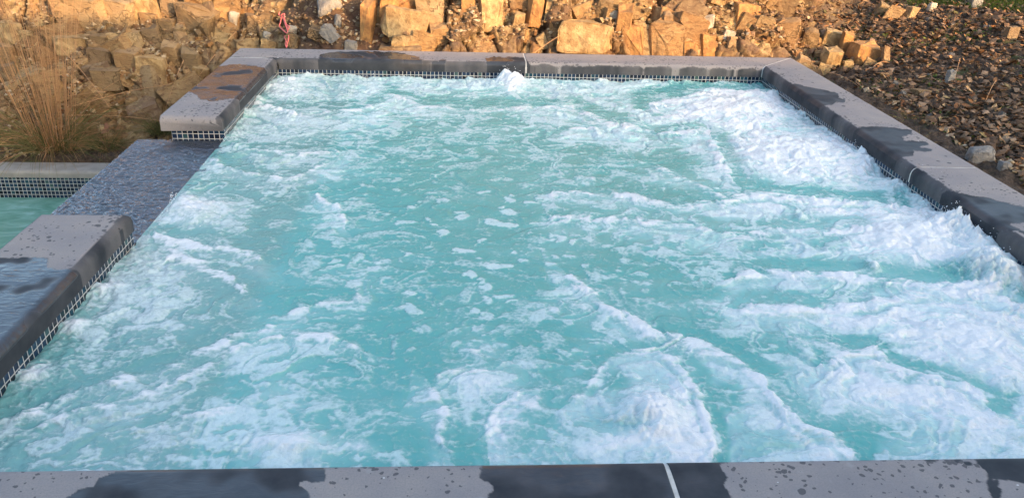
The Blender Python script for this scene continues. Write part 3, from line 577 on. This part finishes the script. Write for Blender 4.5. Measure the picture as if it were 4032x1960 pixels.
# (u, v, width, height, material, roll, roundness, label) in survey pixels
RK = [
(335,62,190,128,'t',0,0,'large tan block with a stained face at the top left behind the tall grass'),
(475,62,100,118,'t',.1,0,'upright tan block just right of the largest top-left block'),
(548,38,58,84,'p',-.3,0,'pale leaning wedge of rock along the top left edge'),
(604,36,48,88,'p',-.35,0,'second leaning pale wedge, right of the first at the top left'),
(668,30,62,66,'t',.1,0,'tan block at the top edge left of the broad brown boulder'),
(795,88,160,112,'b',.15,0,'broad brown boulder below the big yellow slab at the upper left'),
(790,10,120,60,'t',0,0,'yellow slab at the very top above the broad brown boulder'),
(290,168,132,62,'p',.05,0,'flat-topped pale block right behind the tall grass stalks'),
(495,160,132,66,'t',-.05,0,'wide tan block with a light top in the middle of the left bank'),
(388,175,84,84,'b',0,0,'dark brown block between the two light-topped blocks on the left'),
(660,120,72,76,'b',.1,0,'dark squarish block left of the broad brown boulder'),
(716,142,46,72,'t',0,0,'small upright tan block under the left end of the broad boulder'),
(600,138,62,62,'b',-.2,0,'brown wedge in the gully between the tilted slabs'),
(400,232,104,76,'b',0,0,'brown block low on the left bank right of the grass'),
(515,268,78,136,'t',.04,0,'tall brown pillar block low on the left bank'),
(608,292,104,118,'p',.03,0,'pale fractured block low on the left bank left of the coping'),
(690,232,60,120,'t',-.1,0,'tall narrow block right of the pale fractured block'),
(757,262,62,124,'b',.05,0,'tall brown block close to the left coping'),
(430,310,110,80,'b',0,0,'low dark ledge block near the foot of the left bank'),
(35,128,78,66,'p',0,0,'pale block at the left edge behind the grass'),
(25,215,66,60,'t',0,0,'tan block at the left edge below the pale one'),
(28,300,80,80,'b',0,0,'dark block at the left edge near the foot of the bank'),
(790,288,72,48,'p',.2,0,'pale split stone beside the upper left coping'),
(380,380,56,38,'p',.2,0,'loose tan stone lying on the soil right of the grass clump'),
(8,455,54,52,'t',.1,0,'tan stone on the soil at the far left edge'),
(920,77,40,44,'w',.3,0,'pale square stone in the soil left of the pink cord'),
(1006,92,70,58,'b',.1,.3,'brown stone half buried left of the pink cord'),
(1050,70,46,28,'b',.0,.5,'small rounded brown stone just left of the pink cord'),
(1297,20,84,48,'g',-.1,1,'large rounded grey-tan stone at the top of the soil gully'),
(1330,85,28,44,'g',.1,1,'small upright rounded stone in the soil gully'),
(1303,133,70,34,'g',.75,.2,'tilted grey slab in the soil gully, the steeper of two'),
(1253,134,74,34,'b',.35,.2,'flat brown slab left of the tilted grey slab'),
(1152,122,36,30,'w',.2,1,'smooth white stone touching the pink cord'),
(1052,140,34,22,'w',.3,.6,'small pale stone low in the soil left of the pink cord'),
(1056,176,58,28,'p',.2,0,'pale angular stone showing over the back coping near its left end'),
(1155,165,54,44,'b',.3,.2,'brown stone right of the foot of the pink cord'),
(1380,182,46,30,'g',.2,.3,'grey stone right behind the back coping in the gully'),
(1590,92,156,104,'p',.05,0,'large pale cream block jutting out in the middle of the sunlit rocks'),
(1490,66,50,66,'p',.1,0,'pale block left of the large jutting cream block'),
(1565,22,140,66,'o',0,0,'yellow-orange slab above the large cream block'),
(1605,168,108,64,'p',.02,0,'pale block below the large cream block'),
(1722,150,74,96,'t',-.05,0,'stepped tan block right of the cream block'),
(1452,110,44,190,'o',.08,0,'tall orange column left of a dark crack'),
(1695,40,112,92,'t',0,0,'smooth brownish rock face above the stepped tan block'),
(1928,55,84,116,'p',.02,0,'smooth yellow upright rock face at the top centre'),
(1850,60,52,140,'o',-.03,0,'narrow orange fin of rock left of the smooth yellow face'),
(1540,194,54,16,'g',.05,.6,'low pale stone peeping over the back coping at its middle'),
(2042,80,42,48,'p',.1,0,'small cream cube of rock right of the smooth yellow face'),
(2190,30,92,88,'p',.1,0,'smooth golden rock face along the top edge right of centre'),
(2300,150,190,100,'p',.05,.2,'wide domed cream rock just behind the back coping'),
(2105,42,52,104,'o',.1,0,'tall brown rock left of the golden face'),
(2448,122,58,150,'o',.08,0,'tall bright orange rock pillar'),
(2492,165,84,106,'o',-.1,0,'broken orange rock right of the bright orange pillar'),
(2412,55,50,24,'w',.05,0,'white flat chip above the orange pillar'),
(2560,125,24,32,'w',.1,.2,'small white stone, left of a pair above the orange rocks'),
(2586,127,24,30,'w',-.2,.2,'small white stone, right of a pair above the orange rocks'),
(2380,28,64,62,'b',.2,0,'dark brown rock at the top edge above the white flat chip'),
(2622,100,32,78,'t',.05,0,'narrow upright tan rock in the right part of the sunlit rocks'),
(2782,88,62,38,'w',-.2,.3,'pale oval stone on the slope, the upper of two'),
(2742,112,46,28,'w',.3,.3,'pale oval stone on the slope, the lower of two'),
(2695,198,86,72,'o',.05,0,'orange block resting behind the right part of the back coping'),
(2785,182,64,78,'o',-.1,0,'orange-brown upright block near the right end of the back coping'),
(2880,190,70,80,'t',.1,0,'tan block behind the coping left of the mitred corner'),
(2948,196,54,58,'o',-.05,0,'bright orange block nearest the mitred corner'),
(2930,60,116,74,'o',.05,0,'large flat orange block at the upper right of the sunlit rocks'),
(2982,112,84,84,'b',.2,0,'dark faced block below the large flat orange block'),
(2870,140,42,28,'w',.2,.2,'pale chip on the rubble above the right end of the back coping'),
(3092,128,96,86,'t',-.1,0,'tan block with a dark left face above the mitred corner'),
(3185,152,64,54,'b',.1,0,'shadowed brown block right of the tan block above the corner'),
(3275,160,66,62,'p',.25,0,'pale rock perched on another, right of the mitred corner'),
(3275,232,82,80,'p',-.1,0,'pale rock with a yellow face supporting the perched one'),
(3328,185,46,100,'o',.05,0,'orange upright rock behind the perched pale rock'),
(3400,214,92,74,'o',.05,0,'broad orange rock to the right of the perched pale rock'),
(3488,222,26,72,'t',-.15,0,'thin standing shard at the right end of the orange rocks'),
(3160,248,56,38,'t',.3,0,'tan stone beside the mitred corner of the coping'),
(3470,40,42,40,'b',.4,0,'brown stone high on the right slope'),
(3512,62,54,56,'t',.4,0,'tan stone high on the right slope below the brown one'),
(3585,58,42,48,'t',.1,0,'squarish stone high on the right slope left of the round white one'),
(3667,33,30,32,'w',0,.8,'round white stone near the top of the right slope'),
(3740,305,30,44,'g',.1,.2,'upright grey stone in the middle of the right slope'),
(3862,620,90,62,'g',-.1,.4,'grey granular stone beside the right coping'),
(3978,140,44,58,'b',.2,.2,'brown stone near the right edge of the slope'),
(3622,366,62,22,'b',.05,.2,'flat brown stone in the litter above the right coping'),
(3840,15,50,40,'g',.1,.4,'grey stone below the grass at the top right'),
(3955,660,44,40,'g',.1,.5,'small grey stone at the right edge beside the coping'),
(3480,300,34,18,'o',.1,.2,'small reddish stone in the litter right of the orange rocks')]
for k, (u, v, w, h, mt, roll, rd, lab) in enumerate(RK):
    vb = v+h*.30; p, t = hit(u, min(vb, 2000)); m = t/F_PX
    big = w*h > 2500 and v < 320
    d_ = max(min(w*m*.8, .26), h*m*.45)
    bm = rock_bm(w*m*1.16, d_*1.1, h*m*1.22/(.93 if h > 60 else .85), k*13+5, round_=rd)
    c = CAM+ray(u, v)*(t-.02+(.02 if big else 0))
    c[1] = max(c[1], .33+d_*.45) if (-.4 < c[0] < W+.35) else c[1]
    o = frombm('rock', bm, MATS[mt], smooth=rd > .3); o.location = c; o.rotation_euler = (random.uniform(-.12, .25), roll, random.uniform(-.35, .35))
    tag(o, lab, 'rock', 'rocks set in the bank behind the hot tub')
def outcrop():
    V = []; Fc = []; cells = []; rg = random.Random(91); nb = 0
    for lvl, (sx_, sy_, mn_, mx_) in enumerate(((.22, .17, .19, .36), (.11, .09, .06, .13))):
        x = -3.0
        while x < 4.3:
            s_ = .0
            while s_ < 1.5:
                px = x+rg.uniform(-.5, .5)*sx_; py = .36+s_*(.62 if px < .2 else .42)+rg.uniform(-.5, .5)*sy_*.6; s_ += sy_
                gul = -.30+.04*math.sin(py*9) < px < .72+.05*math.sin(py*13)
                if gul or (px > 2.9+rg.random()*1.3 and lvl == 0) or (px > 3.2 and rg.random() < .6) or (px < -.2 and py < .62 and rg.random() < .7): continue
                if (lvl and rg.random() < .45) or (not lvl and rg.random() < .22): continue
                z = bh(px, py); w = rg.uniform(mn_, mx_)*(1 if px < 1 else .85); w *= rg.choice((.45, .6, .8, 1, 1.2))*(1 if px < .8 else .85); h = w*rg.uniform(.6, 2.2 if px > .7 else 1.5); d_ = w*rg.uniform(.6, .9)
                bm = rock_bm(w, d_, h, 900+nb % 60, round_=0); nb += 1
                M_ = Matrix.Translation((px, max(py+.03, .335+d_*.55), z-h*.10-lvl*.0)) @ Euler((rg.uniform(-.25, .15), rg.gauss(-.12 if px < .7 else .10, .26), rg.uniform(-.45, .45))).to_matrix().to_4x4()
                b0 = len(V); c_ = rg.random()
                for v in bm.verts: V.append(tuple(M_ @ v.co))
                for f in bm.faces: Fc.append(tuple(b0+v.index for v in f.verts))
                cells += [c_]*len(bm.verts); bm.free()
            x += sx_
    n_ = len(V)
    mesh('bedrock', V, Fc, M_BANK, attrs={'cell': cells, 'dirt': [0.]*n_, 'crack': [0.]*n_, 'mulch': [0.]*n_})['kind'] = 'structure'
outcrop()
protos = []
for k in range(8): protos.append(rock_bm(1, random.uniform(.7, 1), random.uniform(.45, .8), 500+k, round_=random.choice((0, 0, .2))))
pm = []
for k, b in enumerate(protos):
    me = bpy.data.meshes.new('rock'); b.to_mesh(me); b.free(); pm.append(me)
mk = [M_ROCK, M_PALE, M_BROWN, M_ORANGE, M_BROWN, M_GREY]
variants = []
for me in pm:
    for mt in mk:
        q = me.copy(); q.materials.append(mt); variants.append((q, mt))
def gz(x, y):
    j = int(np.argmin(abs(GY_[:, 0]-y))); i = int(np.argmin(abs(GX_[0]-x))); return GP[j, i]
n = 0
while n < 205:
    u = random.uniform(0, 4032); v = random.uniform(-20, 640)
    if v > 180+max(0, (abs(u-2010)-1090))*.50: continue
    p, t = hit(u, v)
    if t > 9: continue
    if -.36 < p[0] < W+CW+.05 and p[1] < .42: continue
    me, mt = random.choice([q for q in variants if (q[1] in (M_BROWN, M_GREY, M_ROCK) if p[0] > 3.6 else q[1] != M_GREY)])
    o = bpy.data.objects.new('rock', me); COL.objects.link(o); sz = random.uniform(.022, .062)*(1 if p[0] < 3.6 else .8)
    gp = gz(p[0], p[1]); o.location = (gp[0], gp[1]-.01, gp[2]+sz*.1); o.scale = (sz, sz, sz); o.rotation_euler = (random.uniform(-.6, .6), random.uniform(-.6, .6), random.uniform(0, 6.28))
    if p[0] > 3.6: tag(o, 'small loose stone lying in the leaf litter on the right slope', 'rock', 'small loose stones on the right slope')
    elif p[0] > .9: tag(o, 'small angular stone lying among the sunlit golden rocks', 'rock', 'small stones among the sunlit rocks')
    else: tag(o, 'small angular stone lying on the left bank behind the hot tub', 'rock', 'small stones on the left bank')
    n += 1
# gravel (stuff)
def scatter(name, n, zone, size, mat, label, cat, flat=.6, leaf=False):
    V = []; Fc = []; tint = []; k = 0; tries = 0
    while k < n and tries < n*8:
        tries += 1
        u = random.uniform(-60, 5400); v = random.uniform(-40, 760) if u < 4100 else random.uniform(-40, 1500)
        if v > 190+max(0, (abs(u-2010)-1080))*.56: continue
        d = ray(u, v); d_ = None
        p, t = hit_fast(u, v)
        if p is None or not zone(p[0], p[1]): continue
        gp = gz(p[0], p[1]); s_ = random.uniform(*size)*(.6+.8*random.random()**2); b = len(V)
        R_ = Euler((random.uniform(-.7, .7), random.uniform(-.7, .7), random.uniform(0, 6.28))).to_matrix(); c = Vector(gp)+Vector((0, -.004, s_*.25))
        if leaf:
            pts = [(-1, 0, 0), (-.35, .42, .12), (.4, .36, -.05), (1, 0, .22), (.4, -.36, .1), (-.35, -.42, .18)]
            for q in pts: V.append(c+R_ @ (Vector(q)*s_))
            Fc += [(b, b+1, b+2, b+3), (b, b+3, b+4, b+5)]; nn = 6
        else:
            pts = [(random.uniform(.6, 1)*x, random.uniform(.6, 1)*y, random.uniform(.6, 1)*z*flat) for x, y, z in ((1,.2,0),(-.2,1,0),(-1,-.1,0),(.1,-1,0),(.1,.1,1),(0,0,-1))]
            for q in pts: V.append(c+R_ @ (Vector(q)*s_))
            Fc += [(b, b+1, b+4), (b+1, b+2, b+4), (b+2, b+3, b+4), (b+3, b, b+4), (b+1, b, b+5), (b+2, b+1, b+5), (b+3, b+2, b+5), (b, b+3, b+5)]; nn = 6
        tint += [random.random()]*nn; k += 1
    return tag(mesh(name, V, Fc, mat, attrs={'tint': tint}), label, cat, kind='stuff')
# fast ground hit on a table
_tu = np.linspace(-60, 5400, 183); _tv = np.linspace(-40, 1500, 115); _tab = {}
def hit_fast(u, v):
    i = int((u+60)/5460*182); j = int((v+40)/1540*114)
    if (i, j) not in _tab: _tab[(i, j)] = hit(_tu[i], _tv[j])[1]
    t0 = _tab[(i, j)]; t1 = t0
    if t0 >= 9: return None, None
    d = ray(u, v); t = max(t0-.25, 2.5)
    while t < t0+.6:
        p = CAM+d*t
        if p[2] < bh(p[0], p[1]) and (p[1] > .3 or p[0] > W+CW or p[0] < -.3): return p, t
        t += .02
    return None, None
STONE = [(0, (.10, .06, .035)), (.3, (.24, .145, .08)), (.55, (.36, .25, .14)), (.8, (.40, .29, .17)), (1, (.46, .38, .27))]
DST = [(0, (.05, .034, .024)), (.4, (.13, .08, .050)), (.75, (.22, .135, .08)), (1, (.34, .23, .15))]
LEAFS = [(0, (.06, .03, .018)), (.3, (.20, .09, .04)), (.6, (.34, .17, .075)), (.85, (.42, .28, .15)), (1, (.07, .09, .02))]
scatter('gravel', 7500, lambda x, y: x < 3.9, (.007, .026), mat_leafy('rock_chips', STONE), 'loose chips and gravel filling the gaps between the rocks', 'gravel')
scatter('rubble', 11500, lambda x, y: x > 3.3, (.009, .036), mat_leafy('dark_chips', DST), 'dark stony rubble covering the right slope', 'rubble', flat=.32)
scatter('leaf_litter', 7000, lambda x, y: x > 3.0 or (x < -.2 and y < .8), (.012, .028), mat_leafy('dead_leaves', LEAFS), 'dead brown leaves and bark strewn over the soil', 'leaf litter', leaf=True)
M_MOSS = mat_leafy('moss', [(0, (.03, .045, .010)), (.5, (.07, .10, .02)), (1, (.13, .15, .035))])
scatter('moss', 8000, lambda x, y: x > 3.0 and perlin(np.array([x*2.1]), np.array([y*2.1]), 66)[0] > .16-.25*(y > 1.4), (.006, .017), M_MOSS, 'green moss and small weeds in patches over the right slope', 'moss', leaf=True)
# ---------------------------------------------------------------- grasses
GR = [(0, (.07, .085, .025)), (.35, (.15, .15, .055)), (.65, (.38, .20, .09)), (1, (.62, .36, .19))]
M_GRASS = mat_leafy('dry_grass', GR)
def blades(name, items, parent=None, sides=3):
    V = []; Fc = []; tint = []
    for pts, r, t0, t1 in items:
        n_ = len(pts); v_, f_ = tubes([pts], [[r*(1-.75*k/(n_-1)) for k in range(n_)]], sides); b = len(V); V += v_; Fc += [tuple(i+b for i in f) for f in f_]
        for k in range(n_): tint += [t0+(t1-t0)*k/(n_-1)]*sides
    return mesh(name, [tuple(v) for v in V], Fc, M_GRASS, parent, attrs={'tint': tint})
def arc_blade(b, az, length, lean, droop, n_=7):
    pts = []; p = Vector(b); el = lean
    for k in range(n_):
        pts.append(tuple(p)); d = Vector((math.cos(az)*math.cos(el), math.sin(az)*math.cos(el), math.sin(el))); p = p+d*length/(n_-1); el -= droop/(n_-1)
    return pts
gb, gt = hit(215, 590); gb = np.array([gb[0], gb[1], bh(gb[0], gb[1])])
clump = tag(empty('ornamental_grass', tuple(gb)), 'tall tawny ornamental grass clump at the left beside the lower pool', 'grass clump')
it = []
for k in range(100):
    az = random.uniform(0, 6.28); q = random.random()**.7*.15; b = (gb[0]+q*math.cos(az), gb[1]+q*math.sin(az)*.7, gb[2])
    it.append((arc_blade(b, az+random.uniform(-.6, .6), random.uniform(.75, 1.45), math.pi/2-q*1.1-abs(random.gauss(0, .07)), random.uniform(0, .16)), random.uniform(.0014, .0027), random.uniform(.5, .8), random.uniform(.75, 1)))
blades('stalks', it, clump)
it = []
for k in range(420):
    az = random.uniform(0, 6.28); q = random.random()**.6*.17; b = (gb[0]+q*math.cos(az), gb[1]+q*math.sin(az)*.8, gb[2])
    dr = random.random() < .35
    it.append((arc_blade(b, az+random.uniform(-.5, .5), random.uniform(.22, .72), random.uniform(.35, 1.3), random.uniform(.7, 1.8)), random.uniform(.0014, .003), random.uniform(.1, .5)+(.25 if dr else 0), random.uniform(.2, .6)+(.3 if dr else 0)))
blades('leaves', it, clump)
def tuft(u, v, n_, L, label, green=.3):
    p, t = hit(u, v); z = float(bh(p[0], p[1])); r = tag(empty('grass_tuft', (p[0], p[1], z)), label, 'grass tuft'); it = []
    for k in range(n_):
        az = random.uniform(0, 6.28); q = random.random()*.08
        it.append((arc_blade((p[0]+q*math.cos(az), p[1]+q*math.sin(az), z), az, random.uniform(.5, 1)*L, random.uniform(.5, 1.4), random.uniform(.5, 1.8)), random.uniform(.001, .002), random.uniform(0, .4), random.uniform(.2, .9)))
    blades('leaves', it, r)
tuft(640, 530, 240, .34, 'half green grass tuft against the outer wall below the left coping')
tuft(20, 570, 200, .36, 'low straw-coloured grass tuft at the far left edge of the picture')
tuft(420, 590, 200, .30, 'sprawling grass tuft between the tall clump and the spillway')
tuft(3575, 470, 26, .10, 'small green weed beside the right coping, upper one'); tuft(3620, 560, 20, .09, 'small green weed beside the right coping, lower one')
for u0, v0, u1, v1, lab in ((280,420,760,318,'long dry grass stem reaching over towards the left coping'),(270,455,660,480,'dry grass stem lying low across the soil to the coping end'),(240,190,430,420,'dry stem slanting down right out of the tall clump'),(930,125,760,335,'dry stem leaning over the left coping from behind'),
      (730,225,655,420,'thin straw in front of the pale fractured block'),(60,430,420,360,'long dry stem crossing the tall clump low down'),(3780,230,3760,310,'pale thin twig standing on the right slope'),(3920,320,3880,400,'short pale stick on the right slope'),(2105,208,2290,105,'bent dry twig against the wide domed cream rock'),(3250,285,3380,340,'dry twig lying beside the right coping near the corner'),(3440,262,3500,248,'small twig under the orange rocks')):
    a, ta = hit(u0, v0); b, tb = hit(u1, v1); ta -= .12; tb -= .10; a = CAM+ray(u0, v0)*ta; b = CAM+ray(u1, v1)*tb
    pts = [tuple(a+(b-a)*k/8+np.array([0, 0, .02*math.sin(k/8*3.14)])) for k in range(9)]
    v_, f_ = tubes([pts], [[.0024-.0014*k/8 for k in range(9)]], 5); o = mesh('dry_stem', [tuple(q) for q in v_], f_, M_GRASS, attrs={'tint': [.9]*len(v_)}); tag(o, lab, 'dry stem')
# fallen leaves (countable, larger)
def leaf(u, v, s_, col, label, lobes=5):
    p, t = hit(u, v); c = gz(p[0], p[1]); nseg = 40; bm = bmesh.new(); ring = []
    for k in range(nseg):
        a = 2*math.pi*k/nseg; r = s_*(.55+.45*abs(math.cos(a*lobes/2))**1.5); ring.append(bm.verts.new((r*math.cos(a), r*math.sin(a)*.8, .12*s_*math.sin(a*3)+.0)))
    ce = bm.verts.new((0, 0, -.1*s_))
    for k in range(nseg): bm.faces.new((ce, ring[k], ring[(k+1) % nseg]))
    nm = 'leaf_colour_%d' % len(bpy.data.materials); o = frombm('fallen_leaf', bm, mat_plain('leaf', col, tuple(x*.7 for x in col), .8, 30)); o.location = (c[0], c[1]-.02, c[2]+.02); o.rotation_euler = (.7, .1, random.uniform(0, 6)); tag(o, label, 'leaf')
leaf(552, 468, .055, (.38, .17, .15), 'pinkish lobed leaf in the grass beside the left coping end')
leaf(440, 525, .06, (.32, .14, .07), 'orange-brown leaf right of the tall grass clump, upper one'); leaf(430, 575, .085, (.28, .12, .06), 'large orange-brown leaf at the foot of the grass, lower one')
leaf(3870, 395, .05, (.30, .14, .06), 'rust-brown leaf in the middle of the right slope')
# pink cord
pts = []
for u, v in [(1102,48),(1098,60),(1108,66),(1104,90),(1101,104),(1113,118),(1124,128),(1133,135),(1136,141),(1122,143),(1122,152),(1127,160),(1125,175),(1128,188),(1131,172),(1136,155),(1136,138),(1128,110),(1120,88),(1115,72),(1108,62),(1120,55),(1119,70),(1126,95),(1139,106),(1133,120),(1128,100),(1118,72)]:
    p, t = hit(u, v); c = CAM+ray(u, v)*(t-.13); pts.append(c)
fine = []
for k in range(len(pts)-1):
    p0, p1, p2, p3 = pts[max(k-1, 0)], pts[k], pts[k+1], pts[min(k+2, len(pts)-1)]
    for j in range(5):
        a = j/5; fine.append(tuple(.5*((2*p1)+(-p0+p2)*a+(2*p0-5*p1+4*p2-p3)*a*a+(-p0+3*p1-3*p2+p3)*a**3)))
v_, f_ = tubes([fine], [[.0045]*len(fine)], 6)
tag(mesh('cord', [tuple(q) for q in v_], f_, mat_plain('pink_nylon', (.85, .16, .15), (.80, .22, .20), .6, 60), smooth=True), 'tangled pink nylon cord hanging on the soil behind the hot tub', 'cord')
# lawn at the top right
it = []
for k in range(11000):
    u = random.uniform(3560, 5350); v = random.uniform(-60, 26+min(max(0, (u-3700)), 900)*.10)
    p, t = hit_fast(u, max(v, -38))
    if p is None: continue
    x = p[0]+random.uniform(-.06, .06); y = p[1]+random.uniform(-.06, .06); az = random.uniform(0, 6.28)
    it.append((arc_blade((x, y, bh(x, y)), az, random.uniform(.03, .08), random.uniform(.8, 1.5), random.uniform(.2, 1), 3), .0014, random.uniform(0, .12), random.uniform(0, .3)))
M_LG = mat_leafy('lawn_blades', [(0, (.06, .11, .015)), (.5, (.12, .17, .03)), (1, (.2, .2, .06))])
lw = blades('grass', it); lw.data.materials.clear(); lw.data.materials.append(M_LG); tag(lw, 'strip of green grass at the top of the right slope', 'grass', kind='stuff')
# building-shaped sun blocker, unseen, added so its roofline shades tub and lower rocks
def sun_blocker():
    X1 = 7.35; y1 = -8.2; y0 = -13; top = 2.32
    h = tag(empty('sun_blocker', (0, -10.5, -.45)), 'unseen single-storey sun blocker added behind the photographer', 'sun_blocker'); m = mat_plain('blocker_render', (.42, .38, .33), (.48, .44, .39), .9, 3)
    box('wall', (-9, y0, -.45), (X1, y1, top), m, h); bm = bmesh.new()
    vs = [bm.verts.new(p) for p in ((-9.3, y0-.3, top), (X1+.12, y0-.3, top), (X1+.12, y1+.35, top), (-9.3, y1+.35, top), (-9.3, y0-.3, top+.15), (X1+.12, y0-.3, top+.15), (X1+.12, y1+.35, top+.15), (-9.3, y1+.35, top+.15), (-7, -10.6, top+.45), (X1-1.8, -10.6, top+.45))]
    for f in ((3, 2, 1, 0), (0, 1, 5, 4), (1, 2, 6, 5), (2, 3, 7, 6), (3, 0, 4, 7), (4, 5, 9, 8), (6, 7, 8, 9), (5, 6, 9), (7, 4, 8)): bm.faces.new([vs[i] for i in f])
    frombm('blocker_roof', bm, mat_plain('roof_shingle', (.09, .085, .08), (.14, .13, .12), .9, 6), h)
    box('wall', (X1, y0, -.45), (15.5, y1-.2, 1.95), m, h); bm = bmesh.new(); x0_ = X1+.13; x1_ = 15.9; tp = 2.03  # added lower wing: its eave keeps the sun off the water
    vs = [bm.verts.new(p) for p in ((x0_, y0-.2, tp), (x1_, y0-.2, tp), (x1_, y1+.35, tp), (x0_, y1+.35, tp), (x0_, y0-.2, tp+.14), (x1_, y0-.2, tp+.14), (x1_, y1+.35, tp+.14), (x0_, y1+.35, tp+.14), (x0_, -10.6, tp+.40), (x1_-1.8, -10.6, tp+.40))]
    for f in ((3, 2, 1, 0), (0, 1, 5, 4), (1, 2, 6, 5), (2, 3, 7, 6), (3, 0, 4, 7), (4, 5, 9, 8), (6, 7, 8, 9), (5, 6, 9), (7, 4, 8)): bm.faces.new([vs[i] for i in f])
    frombm('blocker_roof', bm, mat_plain('lower_roof_shingle', (.09, .085, .08), (.14, .13, .12), .9, 6), h)
    gm = NT('window_glass').bsdf((.03, .04, .05), .05); fm = mat_plain('window_frame', (.75, .75, .73), (.8, .8, .78), .5)
    for x in (-6, -2.5, 1, 4): f = box('blocker_window', (x, y1-.02, .0), (x+1.2, y1+.03, 1.5), fm, h, .01); box('pane', (x+.08-0, y1+.01, .08), (x+1.12, y1+.035, 1.42), gm, h)
sun_blocker()
